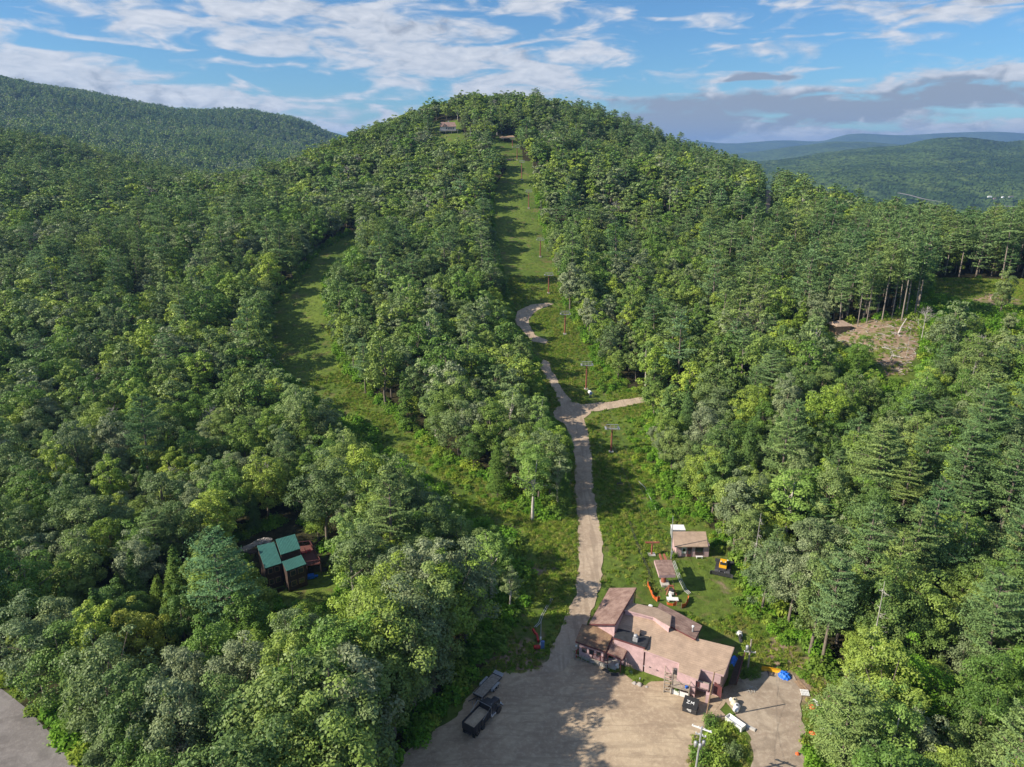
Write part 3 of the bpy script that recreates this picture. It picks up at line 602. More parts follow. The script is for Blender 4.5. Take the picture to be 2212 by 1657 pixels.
def put_tree(name, pr, loc, rz, s, zs, label, group):
    e = empty(name, loc, rz, label, 'tree', group); q_ = (rz*37.7) % 1; w_ = (rz*91.3) % 1; e.scale = (s*(.88+.24*q_), s*(1.12-.24*q_), s*zs*(.9+.22*w_)); e.rotation_euler = ((q_-.5)*.12, (w_-.5)*.12, rz)
    link('trunk', pr[0], e)
    if pr[1] is not None: link('crown', pr[1], e)
    return e
for ks in ((0,), (1,), (2,), (3,), (4, 5)):
    m = np.isin(kind, ks) & (size > 0); ii = np.where(m)[0]; ii = ii[np.argsort(-size[ii])][:295]
    for i in ii:
        pl = PROTO[KN[kind[i]]][lod[i]]; nm, ds = TN[kind[i]]; st = stand(bpx[i], bpy_[i], TY[i]); tall = 'tall ' if th_[i] > 16.5 else ('small ' if th_[i] < 11.5 else '')
        put_tree(nm, pl[var[i] % len(pl)], (TX[i], TY[i], TZ[i]), rot[i], sc[i], szj[i], tall+ds+' '+st, tall+nm.replace('_', ' ')+'s '+st)
    taken[ii] = True
print('trees', len(TX), 'individual', taken.sum())
def recolor(me, m): c = me.copy(); c.materials.clear(); c.materials.append(m); return c
for k, (s, p) in enumerate(zip(SPECIAL, sx)):
    nm, kd, _, _, hh, rf, m_, lab = s; ld = 0 if p[1] < 300 else 1; pl = PROTO[kd][ld]; pr = pl[k % len(pl)]
    if kd == 'pine' and 1800 < s[2] < 2000: pr = PROTO['pine'][1][3]
    e = empty(nm, p, k*1.7, lab, 'tree', 'trees shading the west edge of the lot' if 'of the row' in lab else None); f = hh/pr[3]; g = f*rf; e.scale = (g, g, f)
    link('trunk', recolor(pr[0], mat('pine_bark', (.24, .20, .165), .95, .25, 1.5)) if 'trunk' in lab and kd == 'pine' else pr[0], e)
    if pr[1] is not None: link('crown', recolor(pr[1], m_) if m_ else pr[1], e)
# ---- the rest of the forest, too many to count
def scatter_object(name, label, group_name, protos, P, rz, S, idx, kind_='stuff'):
    """one object whose points carry copies of the meshes of a source collection"""
    c = bpy.data.collections.new(group_name+'_source')
    for k, me_ in enumerate(protos):
        o = bpy.data.objects.new('%s_source_%03d' % (group_name, k), me_); c.objects.link(o)
    me_ = bpy.data.meshes.new(name); me_.vertices.add(len(P)); me_.vertices.foreach_set('co', np.asarray(P, np.float32).ravel())
    for nm, ty, dat in (('pick', 'INT', idx), ('spin', 'FLOAT', rz)):
        a = me_.attributes.new(nm, ty, 'POINT'); a.data.foreach_set('value', np.asarray(dat).astype(np.int32 if ty == 'INT' else np.float32))
    a = me_.attributes.new('size', 'FLOAT_VECTOR', 'POINT'); a.data.foreach_set('vector', np.asarray(S, np.float32).ravel())
    o = link(name, me_); tag(o, label, None, None, kind_)
    ng = bpy.data.node_groups.new(group_name+'_spread', 'GeometryNodeTree'); ng.interface.new_socket('Geometry', in_out='INPUT', socket_type='NodeSocketGeometry'); ng.interface.new_socket('Geometry', in_out='OUTPUT', socket_type='NodeSocketGeometry')
    N = ng.nodes; L = ng.links; gi = N.new('NodeGroupInput'); go = N.new('NodeGroupOutput'); ip = N.new('GeometryNodeInstanceOnPoints'); ci = N.new('GeometryNodeCollectionInfo')
    ci.inputs['Collection'].default_value = c; ci.inputs['Separate Children'].default_value = True; ci.inputs['Reset Children'].default_value = True
    def attr(nm, ty):
        q = N.new('GeometryNodeInputNamedAttribute'); q.data_type = ty; q.inputs['Name'].default_value = nm; return q.outputs['Attribute']
    cx = N.new('ShaderNodeCombineXYZ'); L.new(attr('spin', 'FLOAT'), cx.inputs[2])
    L.new(gi.outputs[0], ip.inputs['Points']); L.new(ci.outputs[0], ip.inputs['Instance']); ip.inputs['Pick Instance'].default_value = True
    L.new(attr('pick', 'INT'), ip.inputs['Instance Index']); L.new(cx.outputs[0], ip.inputs['Rotation']); L.new(attr('size', 'FLOAT_VECTOR'), ip.inputs['Scale']); L.new(ip.outputs[0], go.inputs[0])
    md = o.modifiers.new('spread', 'NODES'); md.node_group = ng
    return o
def forest(name, label, mask, cut=(0, 1, 2)):
    ii = np.where(mask)[0]; table = {}; protos = []; pick = []
    for i in ii:
        key = (kind[i], lod[i], var[i] % len(PROTO[KN[kind[i]]][lod[i]]))
        if key not in table: table[key] = len(protos); protos.append(PROTO[KN[key[0]]][key[1]][key[2]][2])
        pick.append(table[key])
    scatter_object(name, label, name, protos, np.stack([TX, TY, TZ], 1)[ii], rot[ii], np.stack([sc, sc, sc*szj], 1)[ii], pick)
rest = ~taken
forest('forest', 'green mixed forest covering the hill around the grass ski runs', rest & (TY < 640))
forest('ridge_forest', 'paler forest on the low ridge left of the hill', rest & (TY >= 640))
# forest on the hill far left
fl = []
rg = np.random.default_rng(5)
Sx = LH[:, :int(LH.shape[1]*.86)]
u_ = rg.uniform(0, Sx.shape[0]-1.001, 30000); v_ = rg.uniform(0, Sx.shape[1]-1.001, 30000); i0 = u_.astype(int); j0 = v_.astype(int); fu = (u_-i0)[:, None]; fv = (v_-j0)[:, None]
PF = (Sx[i0, j0]*(1-fu)+Sx[i0+1, j0]*fu)*(1-fv)+(Sx[i0, j0+1]*(1-fu)+Sx[i0+1, j0+1]*fu)*fv
keep = (np.abs(PF[:, 0]) < .76*PF[:, 1]+30) & (PF[:, 0] < -.18*PF[:, 1]); PF = PF[keep]
far_p = [np_mesh('far_tree', *(lambda c: (c[0], c[1]))(broadleaf(600+k, 13, 4.6, 12, 150, 1.05)[1]), L_BROAD) for k in range(3)]+[np_mesh('far_pine', *(lambda c: (c[0], c[1]))(pine(610+k, 16, 3.8, 7, 7, 1.1, .2)[1]), L_PINE) for k in range(2)]
pf = fbm(PF[:, 0], PF[:, 1], 160, 9); isp = rg.random(len(PF)) < sstep(.46, .6, pf)*.8; pk = np.where(isp, 3+rg.integers(0, 2, len(PF)), rg.integers(0, 3, len(PF))); ss = rg.uniform(.75, 1.25, len(PF))
scatter_object('hillside_forest', 'unbroken dark forest on the long hill beyond the west valley', 'hillside_forest', far_p, PF, rg.uniform(0, 6.3, len(PF)), np.stack([ss*1.15, ss*1.15, ss], 1), pk)

# ------------------------------------------------------------------ structures: helpers
KQ = 3072/2212.
def crop(ox, oy, s): return lambda x, y: ((ox+x/s)/KQ, (oy+y/s)/KQ)
c6 = crop(1600, 1740, 4.418); c1 = crop(1650, 1500, 2.761); c3 = crop(2000, 1850, 3.673); c5 = crop(600, 1450, 3.682); c7 = crop(1320, 1980, 6.627); c8 = crop(1960, 1560, 5.523); c9 = crop(1990, 1980, 8.496); cA = crop(1540, 1740, 6.906); cB = crop(1150, 250, 3.156)
def W(cf, x, y, z): return at_z(*cf(x, y), z)
class MB:
    def __init__(s): s.V = []; s.F = []
    def add(s, v, f): o = len(s.V); s.V += [tuple(map(float, q)) for q in v]; s.F += [[o+i for i in g] for g in f]; return s
    def box(s, c, d, rz=0, ry=0, rx=0, taper=1.):
        M = Matrix.Rotation(rz, 3, 'Z') @ Matrix.Rotation(ry, 3, 'Y') @ Matrix.Rotation(rx, 3, 'X'); v = []
        for z in (-1, 1):
            for x, y in ((-1, -1), (1, -1), (1, 1), (-1, 1)):
                k = taper if z > 0 else 1; v.append(Vector(c)+M @ Vector((x*d[0]/2*k, y*d[1]/2*k, z*d[2]/2)))
        return s.add(v, [[3, 2, 1, 0], [4, 5, 6, 7], [0, 1, 5, 4], [1, 2, 6, 5], [2, 3, 7, 6], [3, 0, 4, 7]])
    def slab(s, P, t):
        """polygon of 3D points, thickness t straight down"""
        n = len(P); v = [tuple(p) for p in P]+[(p[0], p[1], p[2]-(t if not hasattr(t, '__len__') else t[i])) for i, p in enumerate(P)]
        return s.add(v, [list(range(n)), list(range(2*n-1, n-1, -1))]+[[i, i+n, (i+1) % n+n, (i+1) % n] for i in range(n)])
    def tube(s, pts, r, k=6, cap=True):
        rr = r if hasattr(r, '__len__') else [r]*len(pts); v, f = tube(pts, rr, k); f = [list(g) for g in f]
        if cap: f += [list(range(k))[::-1], list(range(len(v)-k, len(v)))]
        return s.add(v, f)
    def cyl(s, a, b, r, k=14): return s.tube([a, b], [r, r], k)
    def lathe(s, c, prof, k=14, axis='z'):
        v = []; f = []
        for r, z in prof:
            for j in range(k):
                t_ = 2*math.pi*j/k; q = (r*math.cos(t_), r*math.sin(t_), z)
                if axis == 'x': q = (q[2], q[0], q[1])
                if axis == 'y': q = (q[0], q[2], q[1])
                v.append((c[0]+q[0], c[1]+q[1], c[2]+q[2]))
        for i in range(len(prof)-1):
            for j in range(k): f.append([i*k+j, i*k+(j+1) % k, (i+1)*k+(j+1) % k, (i+1)*k+j])
        f += [list(range(k))[::-1], list(range(len(v)-k, len(v)))]
        return s.add(v, f)
    def build(s, name, m, parent=None, smooth=False, bevel=0):
        if bevel:
            import bmesh
            bm = bmesh.new(); vs = [bm.verts.new(v) for v in s.V]
            for f in s.F:
                try: bm.faces.new([vs[i] for i in f])
                except ValueError: pass
            bmesh.ops.recalc_face_normals(bm, faces=bm.faces[:])
            bmesh.ops.bevel(bm, geom=bm.edges[:], offset=bevel, segments=2, affect='EDGES', profile=.6)
            me = bpy.data.meshes.new(name); bm.to_mesh(me); bm.free(); me.materials.append(m)
        else: me = np_mesh(name, s.V, s.F, m, smooth=smooth)
        return link(name, me, parent)
def thing(name, loc, rz, label, cat, group=None): return empty(name, tuple(loc), rz, label, cat, group)
def one(mb, name, m, label, cat, group=None, loc=None, **kw):
    o = mb.build(name, m, **kw)
    if loc is not None: o.location = loc
    return tag(o, label, cat, group)

PINK = mat('pink_siding', (.50, .345, .345), .8, .14, 1.2, bump=.1); MAROON = mat('maroon_trim', (.13, .045, .045), .7, .15)
TAN = mat('tan_shingles', (.37, .27, .195), .95, .14, .8, bump=.8); BRN = mat('worn_brown_shingles', (.17, .10, .08), .95, .2, .9, bump=.8, col2=(.34, .235, .19)); MOSS = mat('mossy_shingles', (.15, .085, .06), .95, .2, .6, bump=.8, col2=(.28, .19, .11))
BLK = mat('black_membrane', (.028, .03, .033), .6, .3); WOOD = mat('weathered_wood', (.30, .26, .21), .9, .25, 3); DWOOD = mat('dark_timber', (.055, .035, .028), .85, .3, 3); TIMB = mat('log_timber', (.30, .20, .12), .9, .25, 3)
ORG = mat('orange_steel', (.29, .10, .06), .6, .25, 2); GREY = mat('galvanised_steel', (.38, .39, .40), .5, .15, 3, metal=.3); DK = mat('dark_steel', (.045, .046, .05), .5, .3, 3); WHITE = mat('white_paint', (.75, .75, .73), .5, .08, 3)
GLASS = mat('dark_glass', (.03, .035, .04), .12, .1, spec=.7); YEL = mat('yellow_paint', (.82, .42, .02), .35, .08, 2); BLUE = mat('blue_tarpaulin', (.015, .13, .55), .45, .3, 3, bump=.6); RED = mat('red_paint', (.45, .03, .02), .45, .2); BLU2 = mat('faded_blue_paint', (.10, .17, .38), .6, .2)
CONC = mat('concrete', (.45, .43, .39), .9, .15, 2); RUB = mat('black_rubber', (.02, .02, .021), .8, .2); CREAM = mat('cream_paint', (.68, .60, .42), .5, .1); SAFE = mat('orange_plastic', (.62, .13, .03), .6, .15); TEAL = mat('green_metal_roof', (.045, .16, .135), .6, .12, 1, metal=.2)
TRK = mat('black_truck_paint', (.02, .02, .026), .28, .2, 2, spec=.6); CHR = mat('polished_metal', (.6, .6, .6), .22, .1, metal=.9); SAND = mat('sand_load', (.42, .34, .24), .95, .15, 3, bump=.5); ROCK = mat('boulder_stone', (.36, .33, .30), .95, .25, 2, bump=.5)
GRN = mat('leafy_plant_green', (.10, .19, .03), .8, .3); ROPE = mat('black_hose', (.04, .04, .04), .7, .2); PALEH = mat('pale_hose', (.45, .46, .44), .6, .15)

# ------------------------------------------------------------------ roads and yards laid on the ground
def draped(name, poly, m, lift=.05, step=2.2, rag=.35, seed=1):
    P = []
    for i in range(len(poly)):
        a, b = np.array(poly[i], float), np.array(poly[(i+1) % len(poly)], float); wa, wb = at_z(*a, 0)[:2], at_z(*b, 0)[:2]; n_ = max(1, int(np.linalg.norm(a-b)/7))
        for k in range(n_): P.append(a+(b-a)*k/n_)
    P = np.array(P); Wp = ground(P[:, 0], P[:, 1]) if P[:, 1].min() > 300 else None
    xy = Wp[:, :2]; out = []
    for i in range(len(xy)):                         # resample in metres, with a ragged edge
        a, b = xy[i], xy[(i+1) % len(xy)]; L = np.linalg.norm(b-a); n_ = max(1, int(L/.7))
        for k in range(n_): out.append(a+(b-a)*k/n_)
    o = np.array(out); o = o+np.stack([vnoise(o[:, 0], o[:, 1], 1.3, seed)-.5+(vnoise(o[:, 0], o[:, 1], 4.5, seed+3)-.5)*1.6, vnoise(o[:, 0], o[:, 1], 1.3, seed+1)-.5], 1)*rag*1.6
    lo = o.min(0); hi = o.max(0); XX, YY = np.meshgrid(np.arange(lo[0], hi[0], step), np.arange(lo[1], hi[1], step)); XX = XX.ravel(); YY = YY.ravel(); ins = inpoly(XX, YY, [tuple(q) for q in o])
    pts_ = [Vector(q) for q in o]+[Vector((a, b)) for a, b in zip(XX[ins], YY[ins])]
    V2, _, F2, *_ = delaunay_2d_cdt(pts_, [], [list(range(len(o)))], 1, 1e-4)
    V2 = np.array([tuple(v) for v in V2]); Z = height(V2[:, 0], V2[:, 1])+lift
    me = np_mesh(name, np.column_stack([V2, Z]), [list(f) for f in F2], m, smooth=True)
    return tag(link(name, me), kind='structure')
GRAV = gravel_mat('track_gravel', (.37, .285, .205), (.46, .365, .265), (.58, .48, .36), (.9, .05, 1)); LOTM = gravel_mat('lot_sand_gravel', (.37, .28, .195), (.49, .385, .265), (.60, .49, .345)); DRV = gravel_mat('driveway_gravel', (.33, .26, .195), (.42, .345, .26), (.52, .44, .34), (.3, .4, 1)); ASPH = gravel_mat('old_asphalt', (.20, .185, .18), (.24, .225, .22), (.30, .28, .27), (.3, .4, 1))
LOT = [(1175, 1448), (1130, 1455), (1085, 1452), (1040, 1475), (1000, 1520), (925, 1580), (868, 1648), (838, 1700), (600, 2050), (1480, 2050), (1484, 1657), (1490, 1612), (1512, 1560), (1560, 1560), (1560, 1500), (1500, 1475), (1440, 1478), (1380, 1476), (1300, 1446), (1245, 1420), (1222, 1402), (1200, 1400)]
draped('gravel_lot', LOT, LOTM, .05, rag=.95)
ROAD = [(1162, 1456), (1190, 1402), (1218, 1347), (1243, 1285), (1249, 1200), (1248, 1130), (1243, 1060), (1240, 1000), (1235, 945), (1215, 915), (1195, 903), (1197, 886), (1212, 876), (1196, 840), (1180, 815), (1168, 792), (1172, 776), (1186, 782), (1193, 800), (1215, 840), (1236, 867), (1256, 874), (1320, 868), (1386, 857), (1397, 868), (1340, 881), (1280, 890), (1262, 905), (1272, 940), (1280, 1000), (1281, 1060), (1290, 1110), (1300, 1160), (1305, 1200), (1303, 1250), (1290, 1290), (1268, 1340), (1250, 1385), (1236, 1425), (1215, 1452)]
draped('gravel_road', ROAD, GRAV, .09, 2.0, .34, 5)
draped('upper_path', [(1181, 654), (1195, 657), (1160, 671), (1143, 690), (1146, 712), (1156, 725), (1185, 735), (1178, 742), (1150, 738), (1128, 715), (1112, 695), (1118, 672), (1145, 659)], GRAV, .08, 2.5, .3, 6)
draped('driveway', [(1560, 1490), (1600, 1470), (1655, 1450), (1715, 1455), (1742, 1482), (1728, 1560), (1727, 1657), (1735, 2050), (1600, 2050), (1618, 1640), (1612, 1590), (1585, 1540)], DRV, .09, 2.2, .6, 7)
draped('paved_road', [(-60, 1462), (0, 1486), (55, 1528), (110, 1585), (165, 1657), (460, 2050), (-300, 2050), (-300, 1500)], ASPH, .05, 3, .05, 8)
draped('far_path', [(1656, 405), (1663, 405), (1665, 430), (1661, 462), (1653, 458), (1655, 430)], GRAV, .12, 3, .3, 9)
# roads and clearings down in the far valley
def far_strip(name, pts_, Ys, w, m):
    c = np.array([at_y(a, b, Y) for (a, b), Y in zip(pts_, Ys)]); t_ = np.gradient(c, axis=0); t_ /= np.linalg.norm(t_, axis=1, keepdims=True); sd = np.stack([-t_[:, 1], t_[:, 0], 0*t_[:, 0]], 1)
    V = np.concatenate([c+sd*w/2, c-sd*w/2]); V[:, 2] += 4; n_ = len(c); V = np.concatenate([V, V-np.array([0, 0, .4])])
    F_ = []
    for i in range(n_-1): F_ += [[i, i+1, n_+i+1, n_+i], [n_+i, n_+i+1, 3*n_+i+1, 3*n_+i], [i+1, i, 2*n_+i, 2*n_+i+1]]
    return tag(link(name, np_mesh(name, V, F_, m)), kind='structure')
PALE = mat('pale_road_surface', (.24, .215, .20), .9, .15, .01)
far_strip('valley_road', [(1940, 419), (1965, 424), (1990, 431), (2010, 435), (2032, 438)], [2480, 2450, 2420, 2400, 2390], 15, PALE)
far_strip('valley_street', [(2168, 447), (2175, 448), (2212, 450), (2260, 453)], [2330, 2325, 2315, 2310], 24, PALE)
for k, (px, py, w_, m_, lb) in enumerate([(2138, 424, 30, WHITE, 'long white shed in the valley clearing'), (2148, 428, 22, BRN, 'brown roofed building in the valley clearing'), (2184, 424, 40, GREY, 'grey valley building farther along the valley road'), (2166, 425, 16, WHITE, 'small pale valley building between the sheds'), (2098, 457, 20, WHITE, 'pale house just beyond the pine grove')]):
    p = at_y(px, py, 2420 if k < 4 else 900); 
    t_ = thing('valley_building', (p[0], p[1], p[2]-3), .1*k, lb, 'building'); sc_ = .4 if k < 4 else .25
    MB().box((0, 0, 2.5*sc_), (w_*sc_, 14*sc_, 8*sc_)).build('wall', m_ if k != 1 else PINK, t_)
    MB().add([(-w_*.52*sc_, -8*sc_, 6.4*sc_), (w_*.52*sc_, -8*sc_, 6.4*sc_), (w_*.52*sc_, 8*sc_, 6.4*sc_), (-w_*.52*sc_, 8*sc_, 6.4*sc_), (-w_*.5*sc_, 0, 10*sc_), (w_*.5*sc_, 0, 10*sc_)], [[0, 1, 5, 4], [2, 3, 4, 5], [1, 2, 5], [3, 0, 4], [3, 2, 1, 0]]).build('roof', WHITE if k in (0, 3) else BRN, t_)

# ------------------------------------------------------------------ the pink ski lodge
lodge = thing('ski_lodge', (0, 0, 0), 0, 'large pink lodge with several tan shingle roofs beside the gravel lot', 'building')
def roofblock(cf, pts_, m, t_=.22, wall=True, wm=None, inset=.3, wz=-.3, name='wall'):
    P = np.array([W(cf, x, y, z) for x, y, z in pts_])
    for _ in range(6):                               # the roof is one plane: fit it, meet the sight lines with it
        A3 = np.column_stack([P[:, 0], P[:, 1], np.ones(len(P))]); k_ = np.linalg.lstsq(A3, P[:, 2] if _ == 0 else zt, rcond=None)[0]
        if _ == 0: zt = P[:, 2].copy(); kk = k_
        d_ = ray(*np.array([cf(x, y) for x, y, z in pts_]).T); t0_ = (kk[2]-CAM_H)/(d_[:, 2]-d_[:, 0]*kk[0]-d_[:, 1]*kk[1]); P = d_*t0_[:, None]; P[:, 2] += CAM_H
    P = list(P); rf = MB().slab(P, t_).build('roof', m, lodge)
    c = np.mean(P, axis=0); tr = []
    for i, p in enumerate(P):                        # dark trim board round the edge
        q = P[(i+1) % len(P)]; tr.append((p, q))
    tm = MB()
    for p, q in tr:
        d_ = np.array(q)-p; nrm = np.array([d_[1], -d_[0], 0]); nrm /= np.linalg.norm(nrm)+1e-9
        if np.dot(nrm[:2], ((p+q)/2-c)[:2]) < 0: nrm = -nrm
        a, b = p+nrm*.012, q+nrm*.012; tm.add([a+(0, 0, -.03), b+(0, 0, -.03), b+(0, 0, -t_-.05), a+(0, 0, -t_-.05), a+nrm*.04+(0, 0, -.03), b+nrm*.04+(0, 0, -.03), b+nrm*.04+(0, 0, -t_-.05), a+nrm*.04+(0, 0, -t_-.05)], [[0, 1, 2, 3], [4, 7, 6, 5], [0, 4, 5, 1], [3, 2, 6, 7], [0, 3, 7, 4], [1, 5, 6, 2]])
    tm.build('roof_trim', MAROON if m is not TAN else PINK, rf)
    if wall:
        Q = []
        for p in P:
            d_ = c-p; L = np.linalg.norm(d_[:2]); f = inset*1.3/L; Q.append(p+d_*f-np.array([0, 0, t_*.9]))
        MB().slab(Q, [q[2]-wz for q in Q]).build(name, wm or PINK, lodge)
    return P, rf
R1, r1o = roofblock(c6, [(1010, 105, 4.4), (1368, 100, 6.6), (1083, 583, 6.6), (738, 578, 4.4)], BRN, inset=.35)
R2, r2o = roofblock(c6, [(650, 585, 4.25), (1078, 655, 4.25), (960, 945, 3.0), (562, 810, 3.0)], MOSS, inset=.45)
R3, r3o = roofblock(c6, [(1060, 790, 3.5), (1240, 935, 3.0), (1180, 1052, 2.6), (985, 960, 2.8)], BRN, wall=False)
R4, r4o = roofblock(c6, [(1130, 640, 4.62), (1545, 750, 4.62), (1480, 895, 4.5), (1060, 760, 4.5)], BLK, inset=.12)
R6, r6o = roofblock(c6, [(1300, 300, 5.6), (1640, 368, 5.6), (1830, 470, 5.7), (1810, 617, 6.2), (1590, 490, 6.2), (1200, 390, 6.2)], TAN, inset=.15)
R5, r5o = roofblock(c1, [(520, 1075, 4.3), (612, 930, 5.6), (1000, 1040, 5.6), (1206, 1143, 5.2), (1525, 1220, 5.2), (1440, 1450, 4.0), (1250, 1397, 4.05), (1225, 1486, 3.7), (1060, 1420, 3.7), (1072, 1350, 3.9), (770, 1240, 3.9), (822, 1130, 4.35)], TAN, inset=.3, name='main_wall')
R7, r7o = roofblock(c1, [(910, 850, 5.0), (1260, 1040, 5.0), (1205, 1150, 5.6), (860, 970, 5.7)], BRN, inset=.3)
# rooftop fittings
def roofpt(cf, x, y, z): return W(cf, x, y, z)
p = roofpt(c6, 1355, 800, 4.6)
hv = MB().box((p[0], p[1], p[2]+.25), (.75, .6, .7), R(-28)).build('vent_unit', GREY, r4o, bevel=.04)
MB().lathe((p[0], p[1]+.05, p[2]+.6), [(.26, 0), (.33, .1), (.33, .28), (.2, .42), (.02, .46)]).build('vent_fan', GREY, hv, smooth=True)
p = roofpt(c6, 1380, 720, 4.65); MB().box((p[0], p[1]+.1, p[2]+.45), (.85, .7, .8), R(-28)).build('vent_box', TAN, r4o, bevel=.03)
p = roofpt(c6, 2110, 700, 5.2); pz = MB().tube([p-(0, 0, .5), p+(0, 0, 1.1)], .14, 12).build('flue_pipe', GREY, r7o); MB().lathe(tuple(p+(0, 0, 1.05)), [(.2, 0), (.2, .2), (.05, .28)], 12).build('flue_cap', WHITE, pz)
p = W(c6, 1553, 345, 5.0); MB().tube([(p[0], p[1], 3.), (p[0], p[1], 5.0)], .05, 8).lathe((p[0], p[1], 5.0), [(.33, 0), (.33, .1), (.1, .16)], 18).build('dish_antenna', WHITE, lodge)
p = W(c6, 1025, 650, 4.4); MB().box(tuple(p), (.12, .12, .5)).build('roof_lamp', WHITE, r2o)
# recess strip of dark roof beside the black part : parapet
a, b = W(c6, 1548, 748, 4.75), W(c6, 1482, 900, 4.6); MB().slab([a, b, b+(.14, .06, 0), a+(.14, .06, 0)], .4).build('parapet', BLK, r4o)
# post under the overhanging corner
a = W(c6, 1360, 130, 6.4); MB().box((a[0]-.15, a[1]-.3, 3.1), (.14, .14, 6.2)).build('corner_post', DWOOD, lodge)
# pipe along the front wall
pp_ = [W(c6, 1450, 1000, 2.6), W(c6, 1432, 1095, 1.1), W(c6, 1475, 1125, 1.0), W(c6, 1540, 1145, .9)]; pp_ = [q+np.array([-.1, -.25, 0]) for q in pp_]; MB().tube(pp_, .07, 8).build('downpipe', WHITE, lodge)
# wing with windows on the R2 front wall
def panel(a, b, z0, z1, out, m, name, parent=lodge, off=.06, d=.06):
    a = np.array([a[0], a[1]]); b = np.array([b[0], b[1]]); t_ = (b-a)/np.linalg.norm(b-a); nrm = np.array([t_[1], -t_[0]])*out; a = a+nrm*off; b = b+nrm*off; c_ = b+nrm*d; e_ = a+nrm*d
    return MB().slab([(*a, z1), (*b, z1), (*c_, z1), (*e_, z1)], z1-z0).build(name, m, parent)
def inset_line(P, i, j, f):
    c = np.mean(P, axis=0); r_ = []
    for q in (P[i], P[j]): d_ = c-q; r_.append(q+d_*(f*1.3/np.linalg.norm(d_[:2])))
    return r_
a, b = inset_line(R2, 3, 2, .45)
for f0, f1 in ((.12, .32), (.42, .62), (.72, .9)):
    p0, p1 = a+(b-a)*f0, a+(b-a)*f1; fr = panel(p0, p1, 1.25, 2.15, 1, MAROON, 'window', off=.0); panel(p0+(p1-p0)*.08, p0+(p1-p0)*.92, 1.33, 2.07, 1, GLASS, 'pane', fr, off=.07, d=.02)
# fenced porch of the left wing
def rail(P, z, h_, m, name, parent, post=.09, gap=.22, balusters=True, every=1.3, lower=True):
    mb = MB(); P = [np.array([q[0], q[1], z]) for q in P]
    for p_, q_ in zip(P, P[1:]):
        L = np.linalg.norm(q_-p_); n_ = max(1, round(L/every)); az_ = math.atan2(*(q_-p_)[1::-1])
        for k in range(n_+1): c_ = p_+(q_-p_)*k/n_; mb.box((c_[0], c_[1], z+h_/2), (post, post, h_), az_)
        m_ = (p_+q_)/2; mb.box((m_[0], m_[1], z+h_), (L, .09, .07), az_)
        if lower: mb.box((m_[0], m_[1], z+.12), (L, .05, .06), az_)
        if balusters:
            for k in range(int(L/gap)): c_ = p_+(q_-p_)*(k+.5)/int(L/gap); mb.box((c_[0], c_[1], z+h_/2), (.03, .03, h_-.05), az_)
    return mb.build(name, m, parent)
PP = [W(c6, 600, 870, 1.0), W(c6, 545, 985, 1.0), W(c6, 650, 1010, 1.0), W(c6, 950, 1100, 1.0), W(c6, 1010, 1130, 1.0)]
rail(PP, 0, 1.0, WOOD, 'porch_fence', lodge, balusters=True, gap=.3)
MB().slab([W(c6, 700, 950, .55), W(c6, 1000, 1030, .55), W(c6, 1160, 1060, .55), W(c6, 1090, 1160, .55), W(c6, 930, 1120, .55), W(c6, 640, 1010, .55)], .5).build('porch_floor', CONC, lodge)
rail([W(c6, 780, 975, 1.5), W(c6, 990, 1045, 1.5)], .55, .95, MAROON, 'porch_rail', lodge, gap=.18)
rail([W(c6, 640, 860, 1.9), W(c6, 570, 960, 1.)], .0, 1.4, RED, 'red_stair_rail', lodge, balusters=False)
a = W(c6, 570, 885, 1.8); MB().lathe(tuple(a), [(.04, 0), (.16, .08), (.16, .24), (.04, .32)], 12).build('porch_lamp', WHITE, lodge, smooth=True)
for x, y in ((1160, 1062), (1210, 960), (990, 1000)):
    a = W(c6, x, y, 2.5); MB().box((a[0], a[1], 1.25), (.12, .12, 2.5)).build('porch_post', MAROON, lodge)
a, b = W(c6, 1190, 1050, 2.4), W(c6, 1232, 1165, .05); one(MB().tube([a+(.1, -.1, 0), b], .05, 6).tube([a+(.45, .05, 0), b+(.35, .1, 0)], .05, 6), 'ladder', GREY, 'grey metal ladder leaning against the lodge porch', 'ladder')
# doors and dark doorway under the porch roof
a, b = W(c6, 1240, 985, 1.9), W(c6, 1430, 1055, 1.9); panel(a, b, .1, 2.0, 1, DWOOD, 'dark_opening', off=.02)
for x, y, z in ((1500, 1000, 2.9), (1545, 1150, 1.9)):
    a = W(c6, x, y, z); MB().box((a[0], a[1]-.12, z), (.35, .1, .1), R(-30)).build('wall_vent', DK, lodge)
# front deck with stairs, and the balcony beside it
DZ = 1.5; D = [W(c9, 215, 170, DZ+1.0), W(c9, 210, 660, DZ), W(c9, 660, 790, DZ), W(c9, 770, 440, DZ)]; D[0] = W(c9, 230, 280, DZ)
dk = MB().slab(D, .18).build('deck', WOOD, lodge)
for q in D: MB().box((q[0], q[1], DZ/2-.1), (.16, .16, DZ-.1)).build('deck_post', WOOD, dk)
rail([D[0], D[1], D[2], D[3]], DZ, 1.0, WOOD, 'deck_rail', dk, gap=1.6, every=1.7)
vL = (D[0]-D[1])/np.linalg.norm((D[0]-D[1])[:2]); uL = np.array([vL[1], -vL[0], 0]); st = MB()
for k in range(7):
    c_ = D[0]-uL*.55-vL*(.3+k*.42); st.box((c_[0], c_[1], DZ-.15-k*.2), (1.0, .3, .06), math.atan2(uL[1], uL[0]))
st.build('stairs', WOOD, dk)
e0 = D[0]-uL*1.05; MB().tube([e0+(0, 0, 1.0), e0-vL*3.1+(0, 0, -.55)], .05, 6).tube([e0+(0, 0, .0), e0-vL*3.1+(0, 0, -1.4)], .07, 6).tube([e0+(0, 0, -1.4), e0+(0, 0, 1.0)], .05, 6).tube([e0-vL*3.1+(0, 0, -1.5), e0-vL*3.1+(0, 0, -.5)], .05, 6).build('stair_rail', WOOD, dk)
